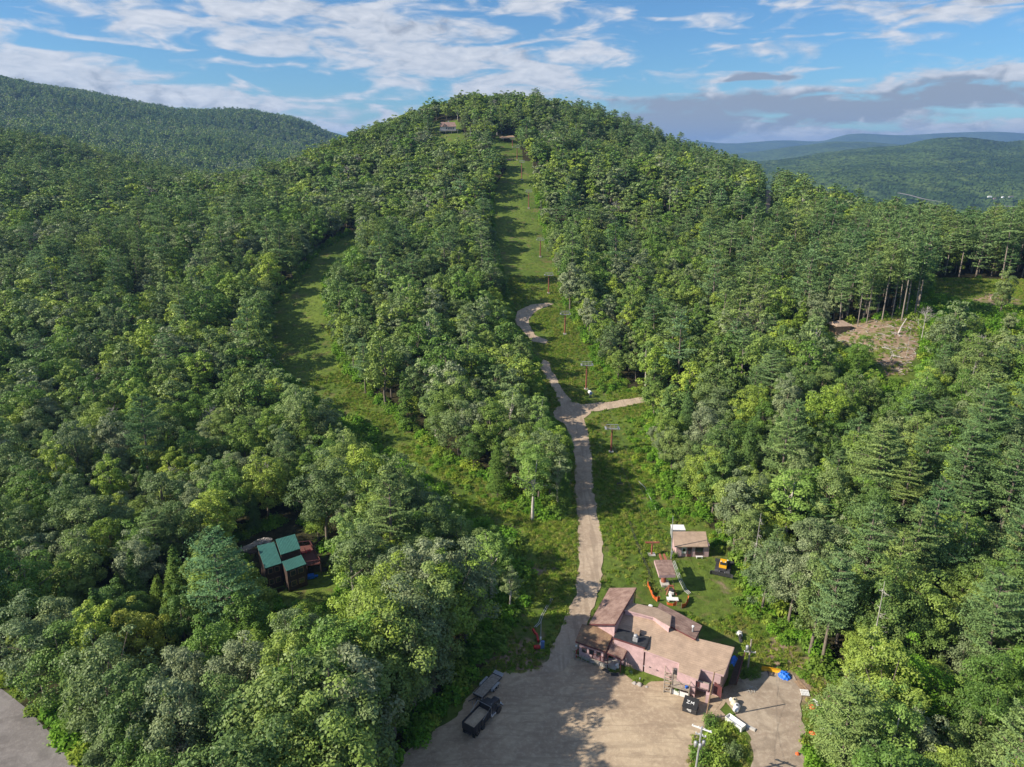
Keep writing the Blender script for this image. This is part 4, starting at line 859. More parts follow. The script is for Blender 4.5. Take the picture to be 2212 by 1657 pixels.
for k, (x, y) in enumerate(((290, 850), (530, 920))):
    a = W(c9, x, y, .0); t_ = thing('concrete_planter', (a[0], a[1], 0), R(-24), ('white concrete planter box holding green plants below the deck' if k == 0 else 'white concrete box planter nearest the black dumpster'), 'planter')
    pl_ = MB().box((0, 0, .4), (1.25, .55, .8)).build('planter_box', WHITE, t_, bevel=.03); MB().box((0, 0, .805), (1.1, .4, .02)).build('soil', DWOOD, pl_)
a = W(c9, 330, 745, 1.0); b_v, b_f = quads(np.random.default_rng(1).normal(size=(160, 3))*.16+np.array([0, 0, .2]), np.random.default_rng(2).normal(size=(160, 3))+np.array([0, 0, 1]), .07, np.random.default_rng(3))
tag(link('potted_plant', np_mesh('potted_plant', b_v, b_f, L_BUSH), loc=(a[0], a[1], .82)), 'small bright green plant in the white planter below the deck', 'plant')
a = W(c9, 330, 370, DZ); t_ = thing('grill', (a[0], a[1], DZ), R(-28), 'black barbecue grill standing on the wooden deck', 'grill'); MB().box((0, 0, .45), (.9, .45, .7)).build('cabinet', DK, t_, bevel=.03); MB().lathe((-.4, 0, .85), [(.05, 0), (.26, .04), (.26, .78), (.05, .82)], 12, 'x').build('hood', DK, t_, smooth=True)
a = W(c9, 590, 720, DZ); one(MB().box((0, 0, .2), (.35, .3, .36), .3), 'blue_crate', BLUE, 'small blue crate at the front corner of the wooden deck', 'crate', loc=(a[0], a[1], DZ+.02), bevel=.02)
a = W(c9, 640, 680, DZ); one(MB().box((0, 0, .14), (.4, .28, .26), .1), 'yellow_crate', CREAM, 'yellowish box beside the blue crate on the deck', 'crate', loc=(a[0], a[1], DZ+.02), bevel=.02)
BZ = 1.9; B4 = [W(c9, 905, 500, BZ), W(c9, 1255, 590, BZ), W(c9, 1150, 760, BZ), W(c9, 760, 640, BZ)]
bk = MB().slab(B4, .18).build('balcony', WOOD, lodge)
MB().slab([B4[3]+(0, 0, .95), B4[2]+(0, 0, .95), B4[2]+(.05, .1, .95), B4[3]+(.05, .1, .95)], 1.15).build('balcony_panel', PINK, bk)
MB().slab([B4[3]+(-.02, -.03, 1.03), B4[2]+(0, -.03, 1.03), B4[2]+(.08, .12, 1.03), B4[3]+(.05, .14, 1.03)], .07).build('balcony_cap', WOOD, bk)
bal = MB()
for k in range(9): c_ = B4[3]+(B4[2]-B4[3])*(.03+k*.045); bal.box((c_[0]-.03, c_[1]-.06, BZ+.42), (.05, .05, .9), R(-28))
bal.build('balusters', MAROON, bk)
for q in (B4[3], B4[2], B4[1]): MB().box((q[0], q[1], BZ/2-.1), (.14, .14, BZ-.1)).build('balcony_post', MAROON, bk)
# stair enclosure and slatted side screen
S = [W(c9, 1320, 560, 2.8), W(c9, 1480, 690, 2.0), W(c9, 1470, 870, .8), W(c9, 1270, 800, 1.2)]
MB().slab([W(c9, 1300, 560, 2.7), W(c9, 1480, 690, 2.3), W(c9, 1500, 700, 2.3), W(c9, 1320, 555, 2.7)], 1.9).build('stair_screen', MAROON, lodge)
MB().slab([W(c9, 1095, 800, 1.5), W(c9, 1200, 825, 1.5), W(c9, 1175, 900, 1.5), W(c9, 1085, 880, 1.5)], 1.5).build('stair_box', PINK, lodge)
# east end: dark lower wall panel and lean-to
E0, E1 = W(c3, 735, 345, 3.2), W(c3, 640, 640, 3.0); ev = E1-E0
MB().slab([E0+(.9, .1, -1.4), E0+(1.9, .2, -1.7), E1+(1.9, .0, -1.7), E1+(.6, -.3, -1.4)], .15).build('side_deck', DWOOD, lodge)
rail([E0+(1.9, .2, 0), E1+(1.9, 0, 0)], E0[2]-1.7, .9, MAROON, 'side_rail', lodge, gap=.3)
a = W(c3, 740, 450, 2.6); bt = MB()
bv = []; nu, nv_ = 10, 16
for i in range(nu+1):
    for j in range(nv_+1):
        u_, v__ = i/nu-.5, j/nv_-.5; bv.append((u_*.95*(1-.35*(v__+.5)), v__*2.1, .45*math.cos(u_*math.pi)+.04*math.sin(j*2.4)))
bf = [[i*(nv_+1)+j, (i+1)*(nv_+1)+j, (i+1)*(nv_+1)+j+1, i*(nv_+1)+j+1] for i in range(nu) for j in range(nv_)]
o = link('blue_tarp', np_mesh('blue_tarp', bv, bf, BLUE, smooth=True), loc=(a[0], a[1], 1.75)); o.rotation_euler = (0, R(8), R(152)); tag(o, 'ribbed blue tarp over gear on the shaded east side of the lodge', 'tarp')
# front yard bits
for k, (x, y, s_, lb) in enumerate([(1405, 1395, .42, 'largest grey boulder before the lodge front wall'), (1335, 1375, .34, 'round grey boulder on the lot side of the largest one'), (1500, 1420, .2, 'small flat stone closest to the front deck')]):
    a = W(c6, x, y, 0); g = np.random.default_rng(k); mb = MB(); prof = [(.1, -.2), (.85, -.05), (1, .25), (.8, .6), (.35, .8), (.02, .82)]
    mb.lathe((0, 0, 0), [(r_*s_, z_*s_) for r_, z_ in prof], 12); mb.V = [(v[0]*(1+.25*math.sin(v[1]*6+k)), v[1]*(1+.2*math.sin(v[0]*7)), v[2]*(1+.15*math.sin(v[0]*9+v[1]*5))) for v in mb.V]
    one(mb, 'boulder', ROCK, lb, 'boulder', loc=(a[0], a[1], .0), smooth=True)
for k, (x, y, rz, lb) in enumerate([(965, 1205, R(-40), 'dark rubber mat lying diagonally by the lodge porch'), (1078, 1258, R(-4), 'dark rubber mat nearest the green bush in the lot')]):
    a = W(c6, x, y, 0); one(MB().box((0, 0, .08), (1.15, .62, .06), rz).box((0, 0, .125), (1.05, .52, .02), rz), 'floor_mat', DK, lb, 'mat', loc=(a[0], a[1], 0))
a = W(c6, 1110, 1165, 0); mb = MB().lathe((0, 0, 0), [(.05, 0), (.3, .02), (.34, .3), (.25, .55), (.3, .7), (.1, .85)], 12); mb.V = [(v[0]+.08*math.sin(v[2]*9), v[1]*.8, v[2]) for v in mb.V]; one(mb, 'covered_bundle', WHITE, 'white plastic wrapped bundle at the end of the porch fence', 'bundle', loc=(a[0], a[1], 0), smooth=True)
a = W(c6, 1300, 1240, 0); one(MB().lathe((0, 0, 0), [(.18, 0), (.22, .35), (.17, .36)], 12), 'bucket', BLU2, 'blue grey bucket in front of the green bush', 'bucket', loc=(a[0], a[1], 0), smooth=True)
a = W(c6, 1412, 1330, 0); mb = MB().lathe((0, 0, 0), [(.14, 0), (.15, .15), (.1, .3), (.12, .42), (.04, .5)], 10); one(mb, 'garden_urn', GREY, 'small grey urn standing on the grass by the boulders', 'urn', loc=(a[0], a[1], 0), smooth=True)
# dumpster
a = W(c3, 258, 1030, 0); t_ = thing('dumpster', (a[0], a[1], 0), R(-26), 'black dumpster with white lettering at the corner of the lot', 'dumpster')
bd_ = MB().add([(-.95, -.75, .12), (.95, -.75, .12), (.95, .75, .12), (-.95, .75, .12), (-.98, -.82, .95), (.98, -.82, .95), (.98, .82, 1.45), (-.98, .82, 1.45)], [[3, 2, 1, 0], [4, 5, 6, 7], [0, 1, 5, 4], [1, 2, 6, 5], [2, 3, 7, 6], [3, 0, 4, 7]]).build('bin', DK, t_)
MB().add([(-1.02, -.88, .97), (1.02, -.88, .97), (1.02, .86, 1.52), (-1.02, .86, 1.52), (-1.02, -.88, 1.03), (1.02, -.88, 1.03), (1.02, .86, 1.58), (-1.02, .86, 1.58)], [[3, 2, 1, 0], [4, 5, 6, 7], [0, 1, 5, 4], [1, 2, 6, 5], [2, 3, 7, 6], [3, 0, 4, 7]]).build('lid', RUB, t_)
for sx_ in (-1, 1): MB().box((sx_*1.05, -.1, .7), (.1, .8, .14)).build('lift_sleeve', DK, t_)
def letters(strokes, s_, m, parent, loc, rot):
    mb = MB()
    for ax, ay, bx, by in strokes:
        L = math.hypot(bx-ax, by-ay); mb.box(((ax+bx)/2*s_, (ay+by)/2*s_, 0), (L*s_+.05, .07, .012), math.atan2(by-ay, bx-ax))
    o = mb.build('lettering', m, parent); o.location = loc; o.rotation_euler = rot; return o
letters([(-1.5, 1, -.6, 1), (-.6, 1, -1.5, 0), (-1.5, 0, -.6, 0), (-.1, 0, -.1, 1), (-.1, 1, .35, .35), (.35, .35, .8, 1), (.8, 1, .8, 0)], .42, WHITE, t_, (.1, -.25, 1.29), (math.atan2(.61, 1.74), 0, 0))
letters([(-.6, 1, .1, 1), (.1, 1, .1, 0), (-.6, 1, -.6, .5), (-.6, .5, .1, .5), (.5, 0, 1.1, 0), (1.1, 0, 1.1, 1), (.5, 0, .5, 1), (.5, 1, 1.1, 1)], .3, WHITE, t_, (-.1, -.86, .52), (R(87), 0, 0))
# tanks, tub, scrap beside the driveway
for k, (x, y, r_, m_, lb) in enumerate([(1795, 1150, .42, CREAM, 'cream round propane tank behind the lodge corner'), (1855, 1300, .44, WHITE, 'white round propane tank touching the cream one')]):
    a = W(c9, x, y, .0); t_ = thing('propane_tank', (a[0], a[1], 0), R(60), lb, 'tank'); MB().lathe((-.7, 0, r_+.12), [(.05, 0), (r_*.7, .05), (r_, .22), (r_, 1.2), (r_*.7, 1.36), (.05, 1.42)], 18, 'x').build('tank', m_, t_, smooth=True)
    MB().cyl((0, 0, 2*r_+.08), (0, 0, 2*r_+.28), .12, 10).build('valve_cap', DK, t_)
    for q in (-.4, .4): MB().box((q, 0, .1), (.1, .6, .24)).build('foot', DK, t_)
a = W(c3, 755, 1175, .3); t_ = thing('steel_tub', (a[0], a[1], 0), R(-52), 'long white open tub lying among the shrubs by the driveway', 'tub')
MB().box((0, 0, .08), (2.6, .95, .12)).box((0, .48, .4), (2.6, .06, .75)).box((0, -.48, .4), (2.6, .06, .75)).box((1.3, 0, .4), (.06, .95, .75)).box((-1.3, 0, .4), (.06, .95, .75)).build('basin', WHITE, t_)
MB().box((0, 0, .42), (2.5, .88, .05)).build('cover', WHITE, t_)
a = W(c3, 895, 1220, .0); one(MB().box((0, 0, .1), (2.1, .55, .16)).box((.2, .0, .2), (1.6, .35, .05)), 'concrete_slab', CONC, 'grey slab lying on the driveway edge beside the white tub', 'slab', loc=(a[0], a[1], .05)).rotation_euler = (0, 0, R(-40))
a = W(c3, 712, 900, .6); one(MB().lathe((0, 0, 0), [(.2, 0), (.26, .5), (.18, .62), (.05, .66)], 12), 'barrel', WHITE, 'white lidded barrel in the shade of the lodge corner', 'barrel', loc=(a[0], a[1], 0.02), smooth=True)
# snowmobile
a = W(c3, 808, 225, .2); t_ = thing('snowmobile', (a[0], a[1], H1(a[0], a[1])), R(80), 'black and white snowmobile on the grass behind the lodge', 'snowmobile')
MB().box((-.5, 0, .32), (1.6, .5, .36), taper=.8).build('tunnel', DK, t_, bevel=.05); MB().lathe((-.9, 0, .58), [(.03, 0), (.17, .05), (.2, .9), (.1, 1.1)], 10, 'x').build('seat', RUB, t_, smooth=True)
MB().box((.65, 0, .5), (1.0, .75, .5), taper=.55).build('hood', WHITE, t_, bevel=.08)
for q in (-.42, .42): MB().box((.95, q, .08), (1.1, .14, .05)).box((1.5, q, .14), (.1, .14, .16), 0, .5).build('ski', WHITE, t_)
MB().box((.3, 0, .95), (.06, .7, .06)).build('handlebar', DK, t_)
# plow and blue heap, pallet, boards, brush
a = W(c3, 1150, 590, .4); t_ = thing('plow_blade', (a[0], a[1], 0), R(-16), 'orange snow plow blade lying beside the blue tarp heap', 'plow')
cur = [(.0, .05), (.12, .35), (.12, .6), (.0, .85)]; v = []
for x in (-1.35, 1.35):
    for (dy, z) in cur: v.append((x, dy, z))
    for (dy, z) in cur: v.append((x, dy+.07, z))
MB().add(v, [[0, 8, 9, 1], [1, 9, 10, 2], [2, 10, 11, 3], [4, 5, 13, 12], [5, 6, 14, 13], [6, 7, 15, 14], [3, 11, 15, 7], [0, 4, 12, 8], [0, 1, 5, 4], [1, 2, 6, 5], [2, 3, 7, 6], [8, 12, 13, 9], [9, 13, 14, 10], [10, 14, 15, 11]]).build('blade', YEL, t_)
MB().box((-.35, -.5, .2), (.12, .9, .12), .3).box((.25, -.5, .2), (.12, .9, .12), -.3).box((0, -.9, .22), (.8, .12, .25)).build('push_frame', DK, t_)
a = W(c3, 1300, 640, .3); bv = []
g = np.random.default_rng(4); nu = 26
for i in range(nu+1):
    for j in range(nu+1):
        u_, v__ = (i/nu-.5)*2, (j/nu-.5)*2; q = math.hypot(u_, v__); bv.append((u_*.95, v__*1.05, max(0.03, .62*(1-min(1, q)**3)+.07*math.sin(u_*11+v__*3)+.06*math.sin(v__*13-u_*4)) if q < 1 else .03+.02*math.sin(i+j)))
bf = [[i*(nu+1)+j, (i+1)*(nu+1)+j, (i+1)*(nu+1)+j+1, i*(nu+1)+j+1] for i in range(nu) for j in range(nu) if math.hypot((i+.5)/nu-.5, (j+.5)/nu-.5) < .52]
o = link('blue_tarp', np_mesh('blue_tarp', bv, bf, BLUE, smooth=True), loc=(a[0], a[1], .02)); o.rotation_euler = (0, 0, R(20)); tag(o, 'bright blue crumpled tarp heap at the head of the driveway', 'tarp')
a = W(c3, 1520, 845, .1); mb = MB()
for k in range(6): mb.box((-.5+k*.2, 0, .14), (.13, 1.1, .025))
for q in (-.48, 0, .48): mb.box((0, q, .06), (1.15, .08, .12))
one(mb, 'pallet', WHITE, 'pale wooden pallet lying at the right of the driveway top', 'pallet', loc=(a[0], a[1], .15)).rotation_euler = (R(4), 0, R(-8))
a = W(c3, 1480, 760, .1); mb = MB()
for k in range(5): mb.box((-.4+k*.22, .1*math.sin(k*3), .05+.03*(k % 2)), (.16, 2.1, .05), .06*math.sin(k*5)+.2)
one(mb, 'board_pile', TIMB, 'loose brown boards stacked behind the pale pallet', 'boards', loc=(a[0], a[1], .03))
a = W(c3, 930, 805, .1); g = np.random.default_rng(8); mb = MB()
for k in range(16): th2 = g.uniform(0, 3.1); L = g.uniform(.4, .9); o_ = g.normal(size=2)*.3; mb.tube([(o_[0]-math.cos(th2)*L/2, o_[1]-math.sin(th2)*L/2, .05), (o_[0], o_[1], .16+.1*g.random()), (o_[0]+math.cos(th2)*L/2, o_[1]+math.sin(th2)*L/2, .08)], .02, 4)
one(mb, 'stick_pile', PALEH, 'small heap of pale sticks on the shaded driveway', 'sticks', loc=(a[0], a[1], .08))
a = W(c3, 810, 650, .8); one(MB().tube([(0, 0, 0), (.5, -1.9, 0.1)], .06, 6), 'loose_pole', WOOD, 'grey pole leaning in the shade beyond the lodge wall', 'pole', loc=(a[0]-.2, a[1]+.9, .25))
for k, (x, y, s_, lb) in enumerate([(1600, 1003, .5, 'largest crumpled orange cover on the rubbish heap'), (1665, 1105, .26, 'small orange cover among weeds below the largest one'), (1605, 1290, .34, 'long orange cover on the driveway edge'), (1440, 1515, .28, 'lone orange cover nearest the bottom of the driveway')]):
    a = W(c3, x, y, .1); bv = []; nu = 12
    for i in range(nu+1):
        for j in range(nu+1):
            u_, v__ = (i/nu-.5)*2, (j/nu-.5)*2; q = min(1, math.hypot(u_, v__)); bv.append((u_*s_*(1.5 if k == 2 else 1), v__*s_*.9, .03+s_*.9*(1-q**2)+.05*math.sin(u_*9+v__*7+k)))
    bf = [[i*(nu+1)+j, (i+1)*(nu+1)+j, (i+1)*(nu+1)+j+1, i*(nu+1)+j+1] for i in range(nu) for j in range(nu) if math.hypot((i+.5)/nu-.5, (j+.5)/nu-.5) < .53]
    o = link('orange_cover', np_mesh('orange_cover', bv, bf, SAFE, smooth=True), loc=(a[0], a[1], .12)); o.rotation_euler = (0, 0, R(-35)*(k == 2)); tag(o, lb, 'cover')
for k, (x, y, L, az_, m_, lb) in enumerate([(1640, 960, 1.2, R(-80), WHITE, 'white board standing by the largest orange cover'), (1840, 1130, 1.3, R(60), WHITE, 'white scrap panel among weeds on the rubbish heap'), (1750, 1270, 1.5, R(-40), WHITE, 'white broken panel at the lower end of the rubbish heap'), (1900, 1030, 1.4, R(-60), DK, 'dark scrap beam at the back of the rubbish heap')]):
    a = W(c3, x, y, .1); one(MB().box((0, 0, .25), (L, .22, .14), az_, .12).box((.1, .15, .4), (L*.6, .1, .08), az_+.2, -.1), 'scrap_panel', m_, lb, 'scrap', loc=(a[0], a[1], .08))
# ------------------------------------------------------------------ utility poles and wires
def pole(cf, bx, by, tx, ty, lb, r_=.16, base=None, m_=None, name='utility_pole'):
    b_ = np.array(base) if base is not None else W(cf, bx, by, 0); q = cf(tx, ty); tp = at_y(q[0], q[1], b_[1]); t_ = thing(name, b_, 0, lb, 'pole'); d_ = tp-b_
    MB().tube([(0, 0, -.3), tuple(d_*.5), tuple(d_)], [r_, r_*.85, r_*.7], 8).build('mast', m_ or WOOD, t_); return t_, b_, d_
pA, bA, dA = pole(c3, 890, 612, 935, 252, 'dark utility pole with transformers at the east side of the lodge')
def arm(parent, at, L, az_, m_=WOOD):
    o = MB().box(tuple(at), (L, .12, .14), az_).build('crossarm', m_, parent)
    for q in (-.45, -.15, .15, .45): c_ = np.array(at)+np.array([math.cos(az_), math.sin(az_), 0])*L*q; MB().lathe(tuple(c_+(0, 0, .06)), [(.05, 0), (.07, .1), (.03, .18)], 8).build('insulator', WHITE, o)
arm(pA, dA*.62, 1.7, R(170), GREY)
for q in (-.35,): MB().lathe(tuple(dA*.70+np.array([q-.15, -.1, 0])), [(.05, 0), (.22, .03), (.24, .6), (.2, .75), (.05, .8)], 12).build('transformer', GREY, pA, smooth=True)
pB, bB, dB = pole(c3, 0, 0, 390, 1215, 'utility pole with three grey transformers at the bottom of the lot', base=(22.6, 68.2, 0), m_=GREY)
arm(pB, dB*.97, 2.4, R(-28), WHITE); arm(pB, dB*.86, 1.3, R(-28), GREY)
for q, w_ in ((-.5, 0), (.5, .15), (-.05, -.35)): MB().lathe(tuple(dB*.68+np.array([q, w_-.15, 0])), [(.05, 0), (.21, .03), (.23, .6), (.19, .75), (.05, .8)], 12).build('transformer', GREY, pB, smooth=True)
pC, bC, dC = pole(c3, 425, 1140, 528, 610, 'plain brown service pole between the balcony and the dumpster', m_=TIMB, r_=.12)
def wire(a, b, sag, lb, r_=.014):
    a, b = np.array(a), np.array(b); q = np.linspace(0, 1, 14)[:, None]; p_ = a+(b-a)*q; p_[:, 2] -= 4*sag*(q*(1-q))[:, 0]; one(MB().tube([tuple(v) for v in p_], r_, 4, False), 'overhead_wire', ROPE, lb, 'wire')
wire(bA+dA*.62, bC+dC, .5, 'thin wire from the transformer pole to the brown service pole'); wire(bA+dA*.66+(.4, 0, 0), bB+dB*.97, .8, 'thin wire from the lodge transformer pole toward the bottom pole'); wire(bC+dC, bB+dB*.86, .4, 'thin wire from the brown service pole to the bottom pole')
# pole with red tank and blue panel at the left of the road
b_ = W(cA, 560, 1440, 0); pD, bD, dD = pole(cA, 560, 1440, 575, 850, 'slim grey pole with white meter boxes beside the red tank', r_=.09, m_=GREY)
MB().box(tuple(dD*.42+np.array([0, -.12, 0])), (.28, .15, .45)).build('meter_box', WHITE, pD); MB().box(tuple(dD*.22+np.array([0, -.12, 0])), (.24, .15, .4)).build('meter_box', WHITE, pD)
a = W(cA, 490, 1440, 0); t_ = thing('fuel_tank', (a[0], a[1], 0), R(5), 'small red tank standing in the grass beside the road', 'tank'); MB().lathe((-.55, 0, .48), [(.05, 0), (.28, .04), (.33, .15), (.33, .95), (.28, 1.06), (.05, 1.1)], 16, 'x').build('tank', RED, t_, smooth=True); MB().box((-.3, 0, .12), (.08, .5, .28)).box((.3, 0, .12), (.08, .5, .28)).build('stand', DK, t_)
a = W(cA, 605, 1440, 0); one(MB().box((0, 0, .75), (.55, .4, 1.5)).box((0, 0, 1.53), (.6, .45, .06)), 'blue_cabinet', BLU2, 'tall faded blue cabinet between the meter pole and the road', 'cabinet', loc=(a[0], a[1], 0), bevel=.02)
a = W(cA, 500, 1240, .1); one(MB().box((0, 0, .45), (.3, 1.5, .5), .15, 0, .2).box((-.5, 1.1, .8), (.3, 1.0, .4), .5, 0, .3), 'red_chute', RED, 'long dark red metal chute behind the red tank', 'chute', loc=(a[0], a[1], .05))
hp = [cA(430, 990), cA(520, 900), cA(580, 740), cA(680, 560), cA(760, 450), cA(810, 310)]; hs_ = ground(np.array([q[0] for q in hp]), np.array([q[1] for q in hp]))
one(MB().tube([tuple(q+(0, 0, .12)) for q in hs_], .05, 6).tube([tuple(q+(.3, 0, .1)) for q in hs_], .05, 6), 'water_pipe', PALEH, 'pair of thin pale pipes lying uphill from the red tank', 'pipe')
# ------------------------------------------------------------------ dump truck and trailer
tr = thing('dump_truck', (-5.35, 76.3, 0.05), R(56), 'black dump truck loaded with sand parked on the gravel lot', 'truck')
def wheel(parent, x, y, r_=.46, w_=.26, rim=CHR):
    s_ = 1 if y > 0 else -1; tyre = MB().lathe((x, y-w_/2, r_), [(r_*.55, 0), (r_*.95, .02), (r_, .07), (r_, w_-.07), (r_*.95, w_-.02), (r_*.55, w_)], 20, 'y').build('wheel', RUB, parent, smooth=False)
    MB().lathe((x, y+s_*w_/2-(.04 if s_ > 0 else 0), r_), [(.03, .0), (r_*.5, 0), (r_*.55, .04), (.05, .05)], 16, 'y').build('rim', rim, tyre)
for x in (0, 1.25):
    for y in (-.85, .85): wheel(tr, x, y)
for y in (-.85, .85): wheel(tr, 4.95, y)
MB().box((2.4, 0, .72), (6.9, .8, .22)).build('chassis', DK, tr)
bed = MB(); X0, X1, Wd, Z0, Z1 = -.9, 2.9, 1.0, .95, 2.05
bed.box(((X0+X1)/2, 0, Z0), (X1-X0, 2*Wd-.1, .1)).box(((X0+X1)/2, Wd, (Z0+Z1)/2), (X1-X0, .08, Z1-Z0)).box(((X0+X1)/2, -Wd, (Z0+Z1)/2), (X1-X0, .08, Z1-Z0)).box((X0, 0, (Z0+Z1)/2), (.08, 2*Wd-.1, Z1-Z0)).box((X1, 0, (Z0+Z1)/2+.2), (.08, 2*Wd-.1, Z1-Z0+.4)).box((X1+.42, 0, Z1+.43), (.85, 2*Wd-.05, .06))
for k in range(6):
    for s_ in (-1, 1): bed.box((X0+.3+k*.66, s_*(Wd+.06), (Z0+Z1)/2), (.08, .06, Z1-Z0-.05))
bedo = bed.build('dump_bed', TRK, tr)
sv = []; 
for i in range(15):
    for j in range(9): x_, y_ = X0+.06+(X1-X0-.12)*i/14, -Wd+.06+(2*Wd-.12)*j/8; sv.append((x_, y_, 1.72+.16*math.sin(i/14*3.14)*math.sin(j/8*3.14)+.02*math.sin(i*2.3+j*1.7)))
link('sand_load', np_mesh('sand_load', sv, [[i*9+j, (i+1)*9+j, (i+1)*9+j+1, i*9+j+1] for i in range(14) for j in range(8)], SAND, smooth=True), bedo)
MB().tube([(1.0, -Wd-.1, 1.9), (2.75, -Wd-.12, 2.75), (2.75, Wd+.12, 2.75), (1.0, Wd+.1, 1.9)], .045, 6).build('tarp_arm', GREY, tr)
cab = MB().box((3.95, 0, 1.25), (1.15, 1.75, .9)).box((3.98, 0, 1.98), (1.05, 1.6, .62), taper=.88).build('cab', TRK, tr, bevel=.05)
MB().box((4.50, 0, 2.0), (.05, 1.35, .42), 0, -.12).build('windshield', GLASS, cab)
for s_ in (-1, 1): MB().box((3.98, s_*.785, 1.98), (.75, .03, .38)).build('side_window', GLASS, cab); MB().box((4.4, s_*1.05, 1.85), (.1, .1, .4)).build('mirror', CHR, cab); MB().box((3.6, s_*.9, .62), (1.1, .34, .4)).build('fuel_tank', CHR, tr, bevel=.06); MB().cyl((3.28, s_*.8, .8), (3.28, s_*.8, 2.7), .07, 10).build('exhaust_stack', CHR, tr)
MB().box((5.15, 0, 1.28), (1.35, 1.15, .72), taper=.86).build('hood', TRK, tr, bevel=.08)
for s_ in (-1, 1): MB().lathe((4.95, s_*.85-.16, .5), [(.5, 0), (.58, .03), (.58, .29), (.5, .32)], 16, 'y').build('fender', TRK, tr); MB().box((5.72, s_*.72, 1.05), (.06, .22, .18)).build('headlight', WHITE, tr)
MB().box((5.84, 0, 1.2), (.04, .75, .6)).build('grille', CHR, tr); MB().box((5.92, 0, .55), (.12, 1.95, .26)).build('bumper', CHR, tr, bevel=.03)
for s_ in (-1, 1): MB().box((-.75, s_*.8, .42), (.03, .5, .55)).build('mud_flap', RUB, tr)
tl = thing('flatbed_trailer', (-3.55, 84.4, .03), R(57), 'grey flatbed trailer with wooden planks behind the black dump truck', 'trailer')
mb = MB()
for k in range(7): mb.box((0, -.66+k*.22, .72), (4.8, .2, .05))
mb.build('plank_deck', WOOD, tl); MB().box((0, .82, .68), (5.0, .08, .16)).box((0, -.82, .68), (5.0, .08, .16)).box((2.5, 0, .68), (.08, 1.7, .16)).box((-2.5, 0, .68), (.08, 1.7, .16)).build('frame', DK, tl)
MB().box((2.85, 0, .82), (.6, 1.6, .06), 0, -.25).build('ramp', GREY, tl); MB().box((-3.2, .3, .55), (1.6, .09, .1), -.4).box((-3.2, -.3, .55), (1.6, .09, .1), .4).build('tongue', DK, tl); MB().cyl((-3.8, 0, .0), (-3.8, 0, .75), .05, 8).build('jack', GREY, tl)
MB().box((-2.5, 0, .98), (.06, 1.6, .06)).box((-2.5, .8, .85), (.06, .06, .3)).box((-2.5, -.8, .85), (.06, .06, .3)).build('head_rail', GREY, tl)
for s_ in (-1, 1):
    MB().box((.55, s_*1.05, .74), (1.75, .36, .05)).box((1.5, s_*1.05, .62), (.3, .36, .05), 0, .9).box((-.4, s_*1.05, .62), (.3, .36, .05), 0, -.9).build('fender', GREY, tl)
    for x in (.15, .95): wheel(tl, x, s_*1.03, .32, .2, WHITE)
a = W(c7, 290, 1560, 0)
# ------------------------------------------------------------------ cottage, container, groomer
ct = thing('lift_cottage', (34.3, 121.2, 0), 0, 'small pink cottage with one sloping tan roof beside the snow groomer', 'building'); gz = H1(34.3, 120)
P = [W(c8, 315, 190, gz+3.5), W(c8, 870, 190, gz+3.5), W(c8, 908, 440, gz+2.5), W(c8, 350, 440, gz+2.5)]
def rel(P, o): return [np.array(q)-np.array(o) for q in P]
Pl = rel(P, (34.3, 121.2, 0)); MB().slab(Pl, .16).build('roof', TAN, ct)
x0, x1, yb, yf = Pl[0][0]+.15, Pl[1][0]-.1, Pl[0][1]-.2, Pl[2][1]+.45
MB().slab([(x0, yf, gz+2.45), (x1, yf, gz+2.45), (x1, yb, gz+3.3), (x0, yb, gz+3.3)], [gz+2.9, gz+2.9, gz+3.8, gz+3.8]).build('wall', PINK, ct)
wF = x1-x0
for nm, f0, f1, z0_, z1_, m_ in (('window', .17, .30, .75, 2.1, WHITE), ('door', .34, .47, .05, 2.1, MAROON), ('window', .58, .82, .5, 2.1, DWOOD)):
    o = MB().box((x0+wF*(f0+f1)/2, yf-.03, gz+(z0_+z1_)/2), (wF*(f1-f0), .08, z1_-z0_)).build(nm, m_, ct)
    MB().box((x0+wF*(f0+f1)/2, yf-.075, gz+(z0_+z1_)/2+.1), (wF*(f1-f0)*.7, .02, (z1_-z0_)*.5)).build('pane' if nm == 'window' else 'door_panel', GLASS if nm == 'window' else DK, o)
MB().box((x0+wF*.7, yf-.5, gz+.35), (1.3, .4, .08)).box((x0+wF*.7-.5, yf-.5, gz+.17), (.08, .35, .34)).box((x0+wF*.7+.5, yf-.5, gz+.17), (.08, .35, .34)).build('bench', WHITE, ct)
a = at_y(*c8(415, 130), 126.0); t_ = thing('storage_container', (a[0], 126.3, H1(a[0], 126.3)), R(-2), 'grey metal storage container standing behind the pink cottage', 'container')
mb = MB().box((0, 0, 1.05), (2.55, 2.0, 2.0))
for k in range(11): mb.box((-1.15+k*.23, -1.02, 1.05), (.11, .05, 1.85))
mb.build('container_body', GREY, t_); MB().box((0, 0, 2.1), (2.65, 2.1, .1)).build('container_roof', WHITE, t_)
b0 = W(c8, 296, 655, H1(31, 113)); q = cB; tp = at_y(*c8(327, -70), b0[1]); t_ = thing('tall_mast', b0, 0, 'tall slender grey mast standing between cottage and lift terminal', 'mast'); MB().tube([(0, 0, -.2), tuple(tp-b0)], [.13, .05], 8).build('mast', GREY, t_); MB().box((0.0, -.15, 1.6), (.35, .2, .7)).build('switch_box', GREY, t_)
gw = W(c8, 1150, 745, 1.0); gzg = H1(gw[0], gw[1]); gr_ = thing('snow_groomer', (gw[0], gw[1]-.3, gzg), R(-112), 'yellow snow groomer with black tracks parked beside the trees', 'groomer')
